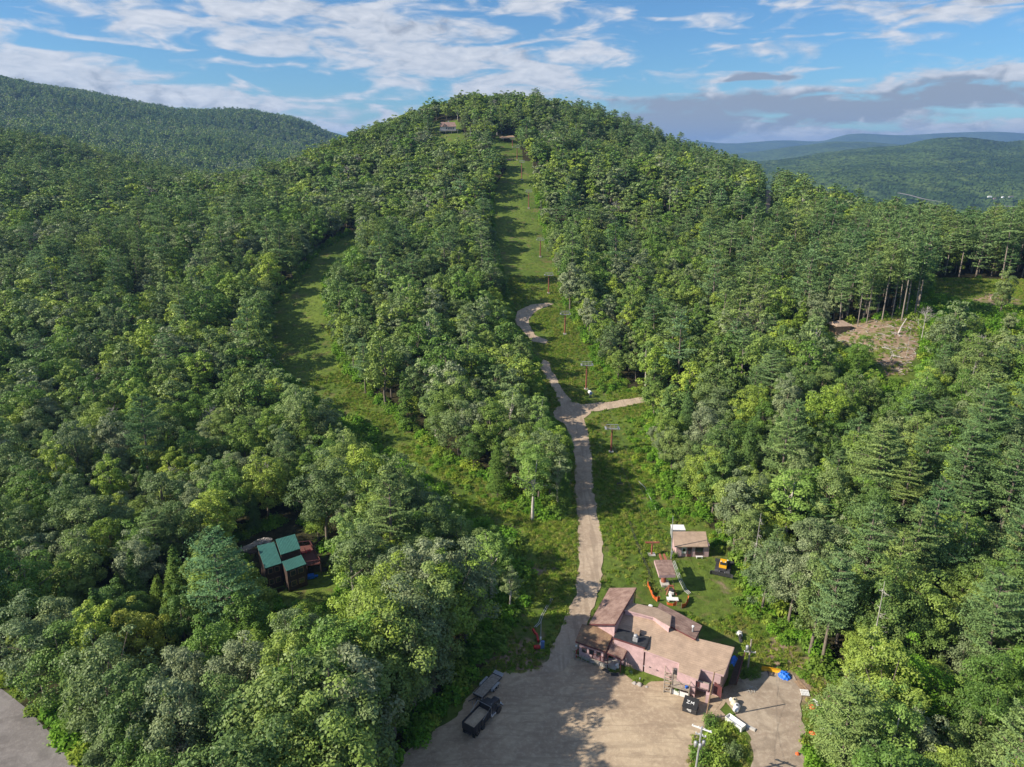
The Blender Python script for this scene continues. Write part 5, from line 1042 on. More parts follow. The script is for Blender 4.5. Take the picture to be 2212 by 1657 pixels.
for s_ in (-1, 1):
    mb = MB(); prof = [(-1.7, .35), (-1.5, .75), (1.5, .8), (1.8, .45), (1.5, .08), (-1.4, .05)]; n_ = len(prof)
    mb.add([(x, s_*1.0-.35, z) for x, z in prof]+[(x, s_*1.0+.35, z) for x, z in prof], [list(range(n_)), list(range(2*n_-1, n_-1, -1))]+[[i, i+n_, (i+1) % n_+n_, (i+1) % n_] for i in range(n_)])
    for k in range(12): mb.box((-1.4+k*.26, s_*1.0, .82), (.07, .74, .08))
    mb.build('track', DK, gr_)
MB().box((0, 0, .75), (3.0, 1.3, .5)).build('body', DK, gr_, bevel=.05); cb = MB().box((.45, 0, 1.35), (1.3, 1.35, .75)).box((.4, 0, 1.98), (1.2, 1.3, .52), taper=.88).build('cab', YEL, gr_, bevel=.06)
MB().box((1.06, 0, 1.93), (.06, 1.1, .48), 0, -.25).build('windshield', GLASS, cb)
for s_ in (-1, 1): MB().box((.42, s_*.655, 1.93), (.85, .04, .4)).build('side_window', GLASS, cb)
MB().box((-.9, 0, 1.15), (1.0, 1.5, .3)).build('rear_deck', DK, gr_); MB().box((2.35, 0, .5), (.12, 3.5, .8), 0, .15).box((2.45, 1.85, .5), (.12, .5, .75), -.6).box((2.45, -1.85, .5), (.12, .5, .75), .6).build('blade', DK, gr_); MB().box((1.9, .5, .5), (.8, .12, .15)).box((1.9, -.5, .5), (.8, .12, .15)).build('blade_arm', GREY, gr_)
MB().box((-2.4, 0, .4), (.6, 3.4, .35)).lathe((-2.4, -1.6, .3), [(.2, 0), (.2, 3.2)], 10, 'y').build('tiller', DK, gr_); MB().box((-1.9, 0, .8), (.7, 1.4, .1), 0, .4).build('tiller_arm', WHITE, gr_)
for s_ in (-.4, .4): MB().box((1.0, s_, 2.32), (.12, .2, .12)).build('headlight', WHITE, cb)
# ------------------------------------------------------------------ lift terminal, drive, fence
tz = H1(27, 109); tm = thing('lift_terminal', (0, 0, 0), 0, 'chairlift terminal with a pink edged roof on one orange column', 'lift terminal')
P = [W(c8, 15, 660, tz+4.6), W(c8, 305, 660, tz+4.6), W(c8, 370, 905, tz+4.2), W(c8, 98, 915, tz+4.2)]
MB().slab(P, .5).build('roof', BRN, tm); cP = np.mean(P, axis=0)
MB().slab([p+(p-cP)*np.array([.012, .012, 0])-(0, 0, .06) for p in P], .5).build('roof_edge', PINK, tm)
fb = W(c8, 165, 1050, tz); tp_ = W(c8, 150, 920, tz+3.9); MB().cyl((fb[0], fb[1], tz-.3), (fb[0], fb[1], tz+4.0), .45, 20).build('column', ORG, tm); MB().box((fb[0]+.2, fb[1]-.3, tz+.15), (1.5, 1.8, .5)).build('footing', CONC, tm)
MB().box((fb[0]+.6, fb[1]+1.5, tz+3.75), (.3, 4.2, .4)).box((fb[0]-.2, fb[1]+1.5, tz+3.75), (.3, 4.2, .4)).build('beam', ORG, tm)
dv = W(c8, 290, 1150, tz+.8); dr = thing('lift_drive', (dv[0], dv[1], tz), 0, 'orange steel drive frame with gears below the lift terminal', 'machine')
mb = MB(); 
for s_ in (-1, 1): mb.tube([(s_*.9, -.7, .1), (s_*.25, .1, 1.5), (s_*.8, .8, .1)], .11, 6)
mb.box((0, .1, 1.45), (.9, .25, .25)).box((0, -.2, .6), (1.5, .2, .2)).build('frame', ORG, dr); MB().lathe((0, -.3, .9), [(.1, 0), (.5, .03), (.5, .12), (.1, .15)], 18).build('bullwheel', DK, dr); MB().box((0, -.5, .4), (.8, .6, .5)).build('motor', WHITE, dr, bevel=.04)
for k, x in enumerate((205, 285)):
    a, b = W(c8, x, 925, tz+4.0), W(c8, x+75, 1100, tz+1.0); one(MB().tube([a, b], .05, 6), 'guide_bar', GREY, ('pale guide bar nearer the orange column of the terminal' if k == 0 else 'pale guide bar farther from the orange column'), 'bar')
a = W(c8, 315, 1335, tz); one(MB().box((0, 0, .35), (2.0, .9, .14), R(-5)).box((-.7, 0, .15), (.2, .8, .3), R(-5)).box((.7, 0, .15), (.2, .8, .3), R(-5)).box((-.2, .9, .35), (.5, 1.2, .12), R(-5)), 'loading_platform', WHITE, 'white loading platform inside the orange snow fence', 'platform', loc=(a[0], a[1], tz-.0))
def fence(cf, pts_, lb, h_=1.0):
    q = [cf(x, y) for x, y in pts_]; g_ = ground(np.array([a_[0] for a_ in q]), np.array([a_[1] for a_ in q])); t_ = thing('snow_fence', (0, 0, 0), 0, lb, 'fence'); P_ = []
    for a_, b_ in zip(g_, g_[1:]):
        n_ = max(2, int(np.linalg.norm(b_-a_)/.35))
        for k in range(n_): P_.append(a_+(b_-a_)*k/n_)
    P_.append(g_[-1]); P_ = np.array(P_); n_ = len(P_); rg_ = np.random.default_rng(n_); top = P_+np.stack([rg_.normal(size=n_)*.1, rg_.normal(size=n_)*.1, h_*rg_.uniform(.55, 1.05, n_)], 1)
    mb = MB(); mb.add([tuple(v) for v in P_]+[tuple(v) for v in top]+[tuple(v+(0, .03, 0)) for v in P_]+[tuple(v+(0, .03, 0)) for v in top], [[i, i+1, n_+i+1, n_+i] for i in range(n_-1)]+[[2*n_+i+1, 2*n_+i, 3*n_+i, 3*n_+i+1] for i in range(n_-1)]+[[n_+i, n_+i+1, 3*n_+i+1, 3*n_+i] for i in range(n_-1)]); mb.build('netting', SAFE, t_)
    for p_ in g_: MB().cyl(tuple(p_-(0, 0, .1)), tuple(p_+(0, 0, h_+.15)), .03, 6).build('stake', WOOD, t_)
fence(c6, [(1510, 60), (1540, 130), (1580, 230), (1640, 290), (1670, 270)], 'sagging orange snow fence running toward the lodge roof')
fence(c6, [(1770, 330), (1850, 345), (1900, 340)], 'short orange snow fence below the white platform', .7)
fence(c6, [(1960, 380), (2020, 350), (2055, 290), (2055, 230)], 'curved orange snow fence at the lawn end of the lift yard')
for k, (pts_, lb, m_) in enumerate([([(655, 190), (700, 330), (760, 480), (815, 600), (820, 700)], 'pair of hoses lying downhill along the left of the lift yard', ROPE), ([(1010, 520), (1040, 600), (1070, 680), (1110, 760), (1145, 790)], 'bundle of pale pipes lying right of the lift terminal', PALEH), ([(870, 560), (930, 690), (960, 770)], 'dark rail lying left of the terminal column', DK)]):
    q = [c1(x, y) for x, y in pts_]; g_ = ground(np.array([a_[0] for a_ in q]), np.array([a_[1] for a_ in q])); mb = MB()
    for j in range(3 if k == 1 else 2): mb.tube([tuple(v+(j*.25, .1*j, .25+.05*j)) for v in g_], .05, 5)
    one(mb, 'pipe_run', m_, lb, 'pipe')
cq = crop(1500, 1150, 2.761); q = [cq(x, y) for x, y in ((1150, 830), (1200, 880), (1240, 960), (1290, 1060))]; g_ = ground(np.array([a_[0] for a_ in q]), np.array([a_[1] for a_ in q])); one(MB().tube([tuple(v+(0, 0, .5)) for v in g_], .05, 5), 'pipe_run', PALEH, 'thin pale pipe lying in the weeds above the cottage', 'pipe')
b_ = G(*cq(1255, 1420)); q = cq(1255, 1322); tp = at_y(q[0], q[1], b_[1]); t_ = thing('signal_frame', b_, 0, 'orange steel T shaped frame between road and cottage', 'lift frame'); hh = tp[2]-b_[2]; MB().cyl((0, 0, -.2), (0, 0, hh), .18, 12).build('post', ORG, t_); MB().box((0, 0, hh+.1), (2.7, .35, .22)).build('crossbar', ORG, t_); MB().box((0, 0, .08), (1.4, 1.0, .16)).build('footing', CONC, t_)
# ------------------------------------------------------------------ chairlift towers up the slope
TW = [(1320, 977, 925, 'first'), (1266, 842, 788, 'second'), (1220, 722, 678, 'third'), (1185, 634, 594, 'fourth'), (1167, 555, 518, 'fifth'), (1142, 450, 414, 'sixth'), (1127, 388, 350, 'seventh'), (1117, 346, 318, 'eighth'), (1107, 318, 300, 'ninth')]
near = ['nearest the gravel road fork', 'just uphill of the white snow gun', 'beside the loop of the upper path', 'in grass above the upper path', 'halfway up the grass run', 'on the steep upper part of the run', 'near the narrow top of the grass run', 'between trees below the summit clearing', 'at the summit clearing']
tops = []
for k, (px, pb, pt, wd) in enumerate(TW):
    b_ = G(px, pb); hh = at_y(px, pt, b_[1])[2]-b_[2]; hh = max(4.5, hh); t_ = thing('lift_tower', b_, 0, wd+' chairlift tower counted uphill, '+near[k], 'lift tower', 'chairlift towers up the grass run'); s_ = 1
    MB().tube([(0, 0, -.3), (0, 0, hh-.3)], [.27, .2], 12).build('column', ORG, t_); MB().box((0, 0, .15), (1.1, 1.1, .5)).build('footing', CONC, t_)
    ld_ = MB(); 
    for x in (-.14, .14): ld_.box((x, -.32, hh/2), (.04, .04, hh-.6))
    for j in range(int(hh/.4)): ld_.box((0, -.32, .4+j*.4), (.28, .03, .03))
    ld_.build('ladder', DK, t_)
    ca = MB().box((0, 0, hh-.2), (3.0, .28, .22)).build('crossarm', GREY, t_)
    for sx_ in (-1, 1):
        x = sx_*1.35; mb = MB().box((x, 0, hh), (.1, 1.9, .16)).box((x, 0, hh-.2), (.28, .5, .12)); sh = mb.build('sheave_rail', GREY, t_)
        for j in range(4): MB().lathe((x-.05, -.75+j*.5, hh+.12), [(.05, 0), (.2, .01), (.16, .05), (.2, .09), (.05, .1)], 12, 'x').build('sheave', DK, sh)
        MB().box((x+sx_*.3, 0, hh+.05), (.4, 2.0, .04)).build('catwalk', GREY, t_)
    MB().tube([(-1.35, 0, hh), (-1.5, 0, hh+1.0), (1.5, 0, hh+1.0), (1.35, 0, hh)], .05, 5).tube([(-.5, 0, hh), (-.5, 0, hh+1.0)], .04, 5).tube([(.5, 0, hh), (.5, 0, hh+1.0)], .04, 5).tube([(-1.6, -.8, hh+.6), (1.6, -.8, hh+.6)], .035, 5).tube([(-1.6, .8, hh+.6), (1.6, .8, hh+.6)], .035, 5).build('lifting_frame', GREY, t_)
    tops.append(b_+np.array([0, 0, hh+.33]))
st_ = np.array([fb[0]+.4, fb[1]+3, tz+3.9])
for sx_, lb in ((-1, 'left strand of the long lift cable passing every tower'), (1, 'right strand of the long lift cable passing every tower')):
    P_ = [st_+np.array([sx_*1.0, 0, 0])]+[q+np.array([sx_*1.35, 0, 0]) for q in tops]; pts_ = []
    for a, b in zip(P_, P_[1:]):
        for f in np.linspace(0, 1, 8, endpoint=False): v = a+(b-a)*f; v[2] -= 4*f*(1-f)*np.linalg.norm(b-a)*.008; pts_.append(tuple(v))
    pts_.append(tuple(P_[-1])); one(MB().tube(pts_, .02, 4, False), 'lift_cable', DK, lb, 'cable')
# one chair hanging low over the weeds
cp = cq(998, 770); a0 = at_y(cp[0], cp[1], 148.); t_ = thing('lift_chair', (a0[0], a0[1], a0[2]), 0, 'lone empty chairlift chair hanging above the dark weeds', 'lift chair'); MB().tube([(0, 0, 0), (0, 0, -1.3), (.0, .4, -1.6), (0, .4, -2.2)], .04, 6).build('hanger', GREY, t_); MB().box((0, .1, -2.25), (1.3, .45, .06)).build('seat', DK, t_); MB().box((0, .36, -1.95), (1.3, .05, .4)).build('backrest', DK, t_); MB().tube([(-.65, .3, -2.0), (-.65, -.2, -1.95)], .03, 5).tube([(.65, .3, -2.0), (.65, -.2, -1.95)], .03, 5).build('armrest', GREY, t_)
# snow gun
b_ = G(*crop(1450, 820, 3.682)(1178, 1370)); t_ = thing('snow_gun', b_, R(-80), 'white drum snow gun on a dark stand below a lift tower', 'snow gun'); MB().lathe((-.9, 0, 1.5), [(.35, 0), (.5, .1), (.5, 1.3), (.56, 1.5), (.42, 1.55)], 18, 'x').build('barrel', WHITE, t_, smooth=False); MB().lathe((.62, 0, 1.5), [(.03, 0), (.4, .02), (.4, .06), (.03, .08)], 16, 'x').build('fan', BLU2, t_); MB().tube([(0, 0, 1.1), (.6, .5, 0)], .06).tube([(0, 0, 1.1), (.6, -.5, 0)], .06).tube([(0, 0, 1.1), (-.8, 0, 0)], .06).build('stand', DK, t_)
# ------------------------------------------------------------------ green roofed cabin
cbn = thing('forest_cabin', (0, 0, 0), 0, 'dark timber cabin with three green metal roofs in the shaded woods', 'cabin')
def cabroof(pts_, ribs=14, wz=-.3):
    P = [W(c5, x, y, z) for x, y, z in pts_]; ro = MB().slab(P, .1).build('roof', TEAL, cbn); rb = MB()
    for k in range(ribs): a = P[0]+(P[1]-P[0])*(k+.5)/ribs; b = P[3]+(P[2]-P[3])*(k+.5)/ribs; rb.tube([a+(0, 0, .03), b+(0, 0, .03)], .03, 4)
    rb.build('standing_seam', TEAL, ro); c = np.mean(P, axis=0); Q = [p+(c-p)*.05-np.array([0, 0, .12]) for p in P]; MB().slab(Q, [q[2]-wz for q in Q]).build('wall', DWOOD, cbn); return P, Q
PA, QA = cabroof([(630, 690, 5.3), (820, 645, 5.3), (905, 880, 4.5), (715, 940, 4.5)]); PBq, QB = cabroof([(835, 620, 6.1), (1050, 560, 6.1), (1110, 720, 5.3), (890, 790, 5.3)]); PC, QC = cabroof([(905, 865, 4.9), (1120, 790, 4.9), (1175, 890, 4.3), (955, 970, 4.3)])
for Q, z_ in ((QA, 3.0), (QA, .8), (QC, 2.9), (QC, .8)):
    for f0 in (.15, .55):
        a = Q[3]+(Q[2]-Q[3])*f0; b = Q[3]+(Q[2]-Q[3])*(f0+.3); fr = panel(a, b, z_, z_+1.1, 1, TIMB, 'window', cbn, off=.0); panel(a+(b-a)*.1, b-(b-a)*.1, z_+.1, z_+1.0, 1, GLASS, 'pane', fr, off=.07, d=.02)
q4 = [W(c5, 1060, 700, 2.3), W(c5, 1215, 680, 2.3), W(c5, 1330, 890, 2.3), W(c5, 1180, 910, 2.3)]
o = MB().slab(q4, .15).build('deck', mat('red_brown_deck', (.12, .045, .035), .8, .25, 3), cbn); rail([q4[0], q4[1], q4[2], q4[3]], 2.3, .9, MAROON, 'deck_rail', o, gap=.35)
for q in q4: MB().box((q[0], q[1], 1.1), (.15, .15, 2.2)).build('deck_post', DWOOD, o)
for k, (x, y) in enumerate(((1150, 765), (1195, 745))):
    a = W(c5, x, y, 2.6); t_ = thing('deck_chair', (a[0], a[1], 2.32), R(-62+90), ('red deck chair nearer the green roof on the cabin deck' if k == 0 else 'red deck chair nearer the outer rail of the cabin deck'), 'chair'); MB().box((0, 0, .35), (1.0, .5, .06)).build('seat', RED, t_); MB().box((-.55, 0, .65), (.08, .5, .7), 0, -.35).build('backrest', RED, t_)
    for sx_ in (-.35, .35):
        for sy_ in (-.2, .2): MB().box((sx_, sy_, .17), (.06, .06, .34)).build('leg', RED, t_)
a = W(c5, 1225, 1025, .3); one(MB().box((0, 0, .3), (1.3, 1.1, .6), .3, taper=.85).box((.9, .3, .15), (.6, .5, .3), .1), 'covered_woodpile', BLUE, 'dark blue covered pile on the grass below the cabin deck', 'pile', loc=(a[0], a[1], 0), bevel=.08)
a = W(c5, 580, 760, .8); one(MB().box((0, 0, .9), (1.6, 1.2, .1), .5, .1).box((-.6, .2, .45), (.1, .8, .9), .5).box((.6, 0, .45), (.1, .8, .9), .5), 'lean_to', DWOOD, 'low dark lean-to at the stone wall side of the cabin', 'shed', loc=(a[0], a[1], 0))
mb = MB(); g = np.random.default_rng(3); 
wl = [W(c5, x, y, .3) for x, y in ((470, 720), (560, 690), (640, 640), (720, 615), (800, 625))]
for a, b in zip(wl, wl[1:]):
    n_ = int(np.linalg.norm(b-a)/.22)
    for k in range(n_):
        for r_ in range(4): c_ = a+(b-a)*(k+g.uniform(-.3, .3))/n_; mb.box((c_[0]+g.normal()*.08, c_[1]-.35*r_+g.normal()*.08, .5-.12*r_+g.normal()*.03), (g.uniform(.28, .5), g.uniform(.22, .35), g.uniform(.2, .3)), g.uniform(0, 3), g.normal()*.2, g.normal()*.2, .75)
one(mb, 'stone_retaining_wall', ROCK, 'rough stone retaining wall curving behind the green roofed cabin', 'wall')
# ------------------------------------------------------------------ summit house, summit sheds, east hut
a = at_y(968, 287, 540); gh = H1(a[0], 540); gh = max(gh, a[2]-2); hs2 = thing('hilltop_house', (a[0], 540, gh), R(4), 'cream house with brown roof and veranda high on the hill', 'house'); hb = 540/1533.*1.02
MB().box((0, 0, 1.6), (13, 8, 4.4)).build('wall', mat('cream_siding', (.62, .54, .46), .8, .1), hs2)
rf_ = MB().add([(-7.2, -5, 3.7), (7.2, -5, 3.7), (7.2, 5, 3.7), (-7.2, 5, 3.7), (-5.8, 0, 7.4), (5.8, 0, 7.4)], [[0, 1, 5, 4], [2, 3, 4, 5], [1, 2, 5], [3, 0, 4], [3, 2, 1, 0]]).build('roof', BRN, hs2); MB().box((0.5, .3, 7.6), (1.3, 1.0, 1.5)).build('chimney', ROCK, rf_)
MB().add([(-4.6, -5.1, 3.72), (-1.2, -5.1, 3.72), (-2.9, -5.1, 6.2), (-4.6, 0, 3.72), (-1.2, 0, 3.72), (-2.9, -1, 6.2)], [[0, 1, 2], [1, 4, 5, 2], [3, 0, 2, 5]]).build('gable', BRN, rf_)
for k in range(5): MB().box((-1+k*1.4, -4.04, 2.2), (.95, .1, 1.9)).build('window', GLASS, hs2)
hs2.scale = (.85, .85, .85); vr = MB().box((.5, -5.5, 0.4), (16, 3, .25)).build('veranda', WOOD, hs2); rail([(-7.5, -7, 0), (8.5, -7, 0)], .5, 1.1, WHITE, 'veranda_rail', vr, gap=1.0, every=2)
for x in (-7, -2, 3, 8): MB().box((x, -6.8, -2), (.3, .3, 5)).build('veranda_post', WOOD, vr)
a = at_y(1100, 305, 515); gh = H1(a[0], 515); o = MB().box((0, 0, 1.5), (4, 4, 3)).build('wall', DWOOD, None); t_ = thing('summit_shed', (a[0]-1.5, 520, gh), R(12), 'low brown roofed shed at the summit end of the lift', 'shed'); o.parent = t_
MB().add([(-5, -3.5, 2.8), (5, -3.5, 3.6), (5, 3.5, 5.0), (-5, 3.5, 4.2), (-5, -3.5, 2.6), (5, -3.5, 3.4), (5, 3.5, 4.8), (-5, 3.5, 4.0)], [[0, 1, 2, 3], [7, 6, 5, 4], [0, 4, 5, 1], [1, 5, 6, 2], [2, 6, 7, 3], [3, 7, 4, 0]]).build('roof', TIMB, t_)
a = G(1813, 716); t_ = thing('small_pavilion', (a[0], a[1], a[2]), R(10), 'small tan roofed pavilion at the left of the red dirt clearing', 'pavilion'); MB().add([(-3, -2.5, 2.2), (3, -2.5, 2.2), (3, 2.5, 2.2), (-3, 2.5, 2.2), (-.6, 0, 3.5), (.6, 0, 3.5)], [[0, 1, 5, 4], [2, 3, 4, 5], [1, 2, 5], [3, 0, 4], [3, 2, 1, 0]]).build('roof', TAN, t_); MB().box((0, 0, 1), (4.6, 3.6, 2.3)).build('wall', TIMB, t_)
# logs and fallen trunks
for k, (x0_, y0_, x1_, y1_, r_, lb) in enumerate([(1940, 722, 1958, 690, .22, 'leaning pale dead trunk at the right rim of the dirt clearing'), (1905, 752, 1925, 757, .2, 'fallen dark log across the middle of the dirt clearing'), (1925, 770, 1950, 775, .22, 'fallen grey log at the foot of the dirt clearing'), (2140, 645, 2160, 632, .2, 'fallen log in the bare patch beside the grassy field'), (1632, 1306, 1652, 1309, .1, 'thin pale fallen branch in the weeds east of the lodge')]):
    a, b = G(x0_, y0_), G(x1_, y1_)
    if k == 0: b = at_y(x1_, y1_, a[1]+.5)
    g = np.random.default_rng(k); o = MB().tube([a+(0, 0, .2), (a+b)/2+(0, .2, .3), b+(0, 0, .25)], [r_, r_*.8, r_*.5], 7).build('fallen_log', M_PALE if k in (0, 4) else M_GREYB); tag(o, lb, 'log')
    for j in range(3): c_ = a+(b-a)*(.3+.22*j)+(0, 0, .3); MB().tube([c_, c_+g.normal(size=3)*.6+(0, 0, .5)], [r_*.3, .02], 5).build('branch_stub', M_GREYB, o)

mb = MB(); g = np.random.default_rng(12); dpts = np.stack([g.uniform(1805, 1985, 260), g.uniform(690, 810, 260)], 1); dpts = dpts[inpoly(dpts[:, 0], dpts[:, 1], OPEN_DIRT)]; dg = ground(dpts[:, 0], dpts[:, 1])
for v in dg:
    L = g.uniform(.6, 2.4); a_ = g.uniform(0, 3.1); mb.tube([(v[0]-math.cos(a_)*L/2, v[1]-math.sin(a_)*L/2, v[2]+.1), (v[0]+math.cos(a_)*L/2, v[1]+math.sin(a_)*L/2, v[2]+g.uniform(.1, .5))], [g.uniform(.04, .13), .04], 5)
tag(mb.build('brush_debris', M_GREYB), 'grey broken branches scattered over the red dirt clearing', kind='stuff')
# ------------------------------------------------------------------ weeds, shrubs, undergrowth
def dome(seed, n_, leaf, r_=1., hgt=1.):
    g = np.random.default_rng(seed); d_ = g.normal(size=(n_, 3)); d_[:, 2] = np.abs(d_[:, 2])*.9+.05; d_ /= np.linalg.norm(d_, axis=1, keepdims=True); bump = 1+.28*np.sin(d_[:, :1]*7+seed)*np.cos(d_[:, 1:2]*6); C = d_*g.uniform(.6, 1.05, (n_, 1))*bump*np.array([r_, r_, hgt]); return quads(C, d_*.6+np.array([0, 0, .5])+g.normal(size=(n_, 3))*.5, leaf*g.uniform(.6, 1.3, n_), g)
def tuft(seed, n_=46):
    g = np.random.default_rng(seed); V = []; F_ = []
    for k in range(n_):
        a = g.uniform(0, 6.3); r_ = g.uniform(0, .5); b = np.array([math.cos(a)*r_, math.sin(a)*r_, 0]); h_ = g.uniform(.3, .75); w_ = g.uniform(.03, .07); t_ = g.uniform(0, 6.3); wv = np.array([math.cos(t_)*w_, math.sin(t_)*w_, 0]); lean = np.array([g.normal()*.16, g.normal()*.16, h_]); o = len(V); V += [b-wv, b+wv, b+lean+wv*.5, b+lean-wv*.5]; F_.append([o, o+1, o+2, o+3])
    return np.array(V), np.array(F_)
shr = [np_mesh('shrub', *dome(700+k, 420, .15, 1., 1.1), L_BUSH) for k in range(4)]; wds = [np_mesh('weed', *dome(720+k, 130, .12, .7, .55), L_WEED) for k in range(3)]+[np_mesh('grass_tuft', *tuft(740+k), L_WEED) for k in range(3)]
g = np.random.default_rng(77)
def roadmask(px, py):
    m_ = np.zeros(len(px), bool)
    for P in (LOT, ROAD, [(1181, 650), (1200, 657), (1160, 675), (1146, 690), (1150, 712), (1190, 735), (1178, 745), (1150, 740), (1125, 715), (1108, 695), (1115, 670)], [(1560, 1480), (1600, 1462), (1655, 1445), (1715, 1450), (1750, 1482), (1735, 1560), (1733, 2050), (1600, 2050), (1618, 1640), (1612, 1590), (1585, 1540)]): m_ |= inpoly(px, py, P)
    return m_
KEEPOUT = [[(1240, 1395), (1290, 1262), (1390, 1262), (1500, 1340), (1600, 1385), (1590, 1520), (1440, 1500)], [(1400, 1195), (1440, 1195), (1470, 1270), (1490, 1320), (1440, 1320), (1410, 1260)], [(1445, 1128), (1535, 1140), (1535, 1210), (1448, 1205)], [(1535, 1195), (1590, 1195), (1590, 1255), (1535, 1250)], [(1595, 1360), (1625, 1360), (1625, 1385), (1595, 1385)], [(535, 1150), (705, 1150), (705, 1285), (560, 1285)]]
def keepout(px, py):
    m_ = np.zeros(len(px), bool)
    for P in KEEPOUT: m_ |= inpoly(px, py, P)
    return m_
q = scatter(60, 330, .78, 0); qz = height(q[:, 0], q[:, 1]); qx, qy, qd = project(q[:, 0], q[:, 1], qz)
inside = inpoly(qx, qy, OPEN_MAIN) | inpoly(qx, qy, OPEN_FIELD) | (inpoly(qx, qy, OPEN_DIRT) & (g.random(len(q)) < .45)); pn = fbm(q[:, 0], q[:, 1], 9, 51); mown = inpoly(qx, qy, [(1435, 1205), (1540, 1205), (1590, 1260), (1600, 1320), (1530, 1350), (1440, 1280)]) | (inpoly(qx, qy, [(560, 500), (780, 480), (760, 560), (700, 700), (740, 800), (640, 830), (560, 780)]))
m_ = inside & ~roadmask(qx, qy) & ~keepout(qx, qy) & (g.random(len(q)) < np.where(mown, .10, .25+.95*sstep(.36, .56, pn))) & (q[:, 1] < 300)
q = q[m_]; qz = qz[m_]; n_ = len(q); s_ = g.uniform(.4, .95, n_)*np.where(mown[m_], .45, 1)
scatter_object('tall_grass', 'green and yellowish tall grass and weeds covering the open slope', 'tall_grass', wds, np.column_stack([q, qz]), g.uniform(0, 6.3, n_), np.stack([s_*1.15, s_*1.15, s_*g.uniform(.6, 1.2, n_)], 1), g.integers(0, 6, n_))
# undergrowth: along every forest edge and on the overgrown east bank
q = scatter(62, 420, 1.7, 6); qz = height(q[:, 0], q[:, 1]); qx, qy, qd = project(q[:, 0], q[:, 1], qz); n_ = len(q)
OVER = [[(1345, 905), (1390, 890), (1420, 1000), (1470, 1075), (1560, 1165), (1600, 1235), (1560, 1210), (1500, 1180), (1450, 1120), (1400, 1080), (1370, 1000)], [(1420, 1060), (1510, 1125), (1530, 1145), (1450, 1125), (1400, 1100)], [(1270, 740), (1300, 790), (1390, 850), (1300, 850), (1280, 800)], [(1600, 1240), (1720, 1380), (1730, 1440), (1690, 1400), (1640, 1350), (1590, 1300)], [(1745, 1540), (1800, 1500), (1830, 1560), (1800, 1657), (1800, 1800), (1745, 1800)], [(900, 965), (1010, 1020), (1140, 1100), (1190, 1128), (1130, 1120), (1020, 1070), (900, 1000)], [(1190, 905), (1230, 940), (1235, 990), (1190, 960)]]
ov = np.zeros(n_, bool)
for P in OVER: ov |= inpoly(qx, qy, P)
bs = g.uniform(.55, 1.35, n_); hid = np.zeros(n_, bool)
op = np.zeros(n_, bool)
for P in OPENS: op |= inpoly(qx, qy, P)
tallhit = blocked(q[:, 0], q[:, 1], qz, np.full(n_, 15.), np.full(n_, 12.)); bs = np.where(ov, bs, bs*1.55); low = blocked(q[:, 0], q[:, 1], qz+.2, bs*1.1, bs)
dens = g.random(n_)
m_ = ((ov & (dens < .55)) | (~op & tallhit & ~low & (dens < .8))) & ~roadmask(qx, qy) & ~keepout(qx, qy) & ~inpoly(qx, qy, OPEN_ROAD)
q = q[m_]; qz = qz[m_]; n_ = len(q); bs = bs[m_]
scatter_object('undergrowth', 'bright green bushes and brambles along the forest edges', 'undergrowth', shr, np.column_stack([q, qz-.1]), g.uniform(0, 6.3, n_), np.stack([bs, bs, bs*g.uniform(.7, 1.3, n_)], 1), g.integers(0, 4, n_))
print('undergrowth', n_)
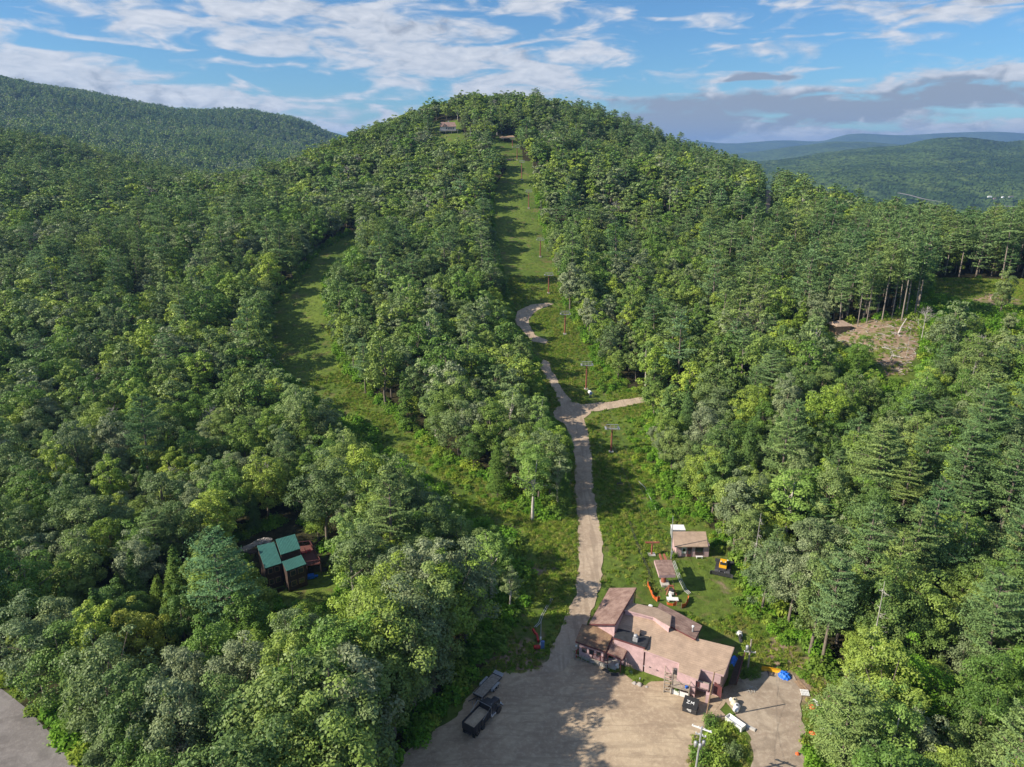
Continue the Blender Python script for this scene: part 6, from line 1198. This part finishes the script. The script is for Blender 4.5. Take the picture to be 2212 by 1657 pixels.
# shrubs one can point at: the clump between lot and driveway, and single ones round the lodge
SH = [(1515, 1640, 1.5, 1.9, 'tall dark shrub nearest the lot at the bottom pole'), (1545, 1600, 1.5, 2.0, 'shrub in the middle of the clump between lot and driveway'), (1555, 1655, 1.6, 2.1, 'shrub at the bottom of the clump beside the driveway'), (1535, 1562, 1.2, 1.6, 'shrub at the top of the clump behind the dumpster'), (1585, 1630, 1.4, 1.6, 'shrub on the driveway side of the clump below the slab'), (1572, 1575, 1.0, 1.2, 'small shrub beside the white tub'), (1525, 1690, 1.6, 2.0, 'shrub just under the utility pole at the lot edge'), (1590, 1700, 1.6, 1.8, 'lowest shrub along the driveway edge')]
p_ = c6(1270, 1180); SH += [(p_[0], p_[1]+8, .75, 1.3, 'bright green bush at the end of the lodge porch')]
p_ = c8(355, 640); SH += [(p_[0], p_[1], .55, 1.0, 'small dark bush at the corner of the pink cottage')]
p_ = c8(420, 890); SH += [(p_[0], p_[1], .6, .8, 'low brownish bush beside the lift terminal roof')]
p_ = c3(930, 640); SH += [(p_[0], p_[1], 1.3, 1.3, 'dark shrub in the shade below the transformer pole')]
p_ = c3(1640, 1120); SH += [(p_[0], p_[1], 1.3, .8, 'weedy shrub growing over the rubbish heap')]
p_ = c3(1500, 640); SH += [(p_[0], p_[1], 1.2, .6, 'low shrub behind the loose brown boards')]
for k, (px, py, r_, h_, lb) in enumerate(SH):
    a = at_z(px, py, 0); e = thing('shrub', (a[0], a[1], H1(a[0], a[1])-.05), k*1.3, lb, 'shrub'); e.scale = (r_, r_, h_)
    link('foliage', np_mesh('shrub_foliage', *dome(800+k % 3, 900, .085), L_BUSH if k > 7 else L_BROAD), e); MB().tube([(0, 0, -.1), (0.05, 0, .7)], [.05, .02], 5).build('stem', M_BARK, e)
# ------------------------------------------------------------------ air
hz = MB().box((0, 7000, 140), (29000, 21000, 560)).build('haze', None) if False else None
vm = bpy.data.materials.new('haze_air'); vm.use_nodes = True; t = NT(vm.node_tree); t.n.remove(t.n['Principled BSDF']); pv = t.node('ShaderNodeVolumePrincipled'); pv.inputs['Color'].default_value = (.33, .57, 1, 1); pv.inputs['Density'].default_value = 8e-5; pv.inputs['Anisotropy'].default_value = .2
t.l.new(pv.outputs[0], t.n['Material Output'].inputs['Volume'])
hm = MB().box((0, 6900, 97), (27900, 19700, 446)); o = hm.build('haze', vm); tag(o, kind='stuff', label='pale blue air that fades the far valley and mountains')
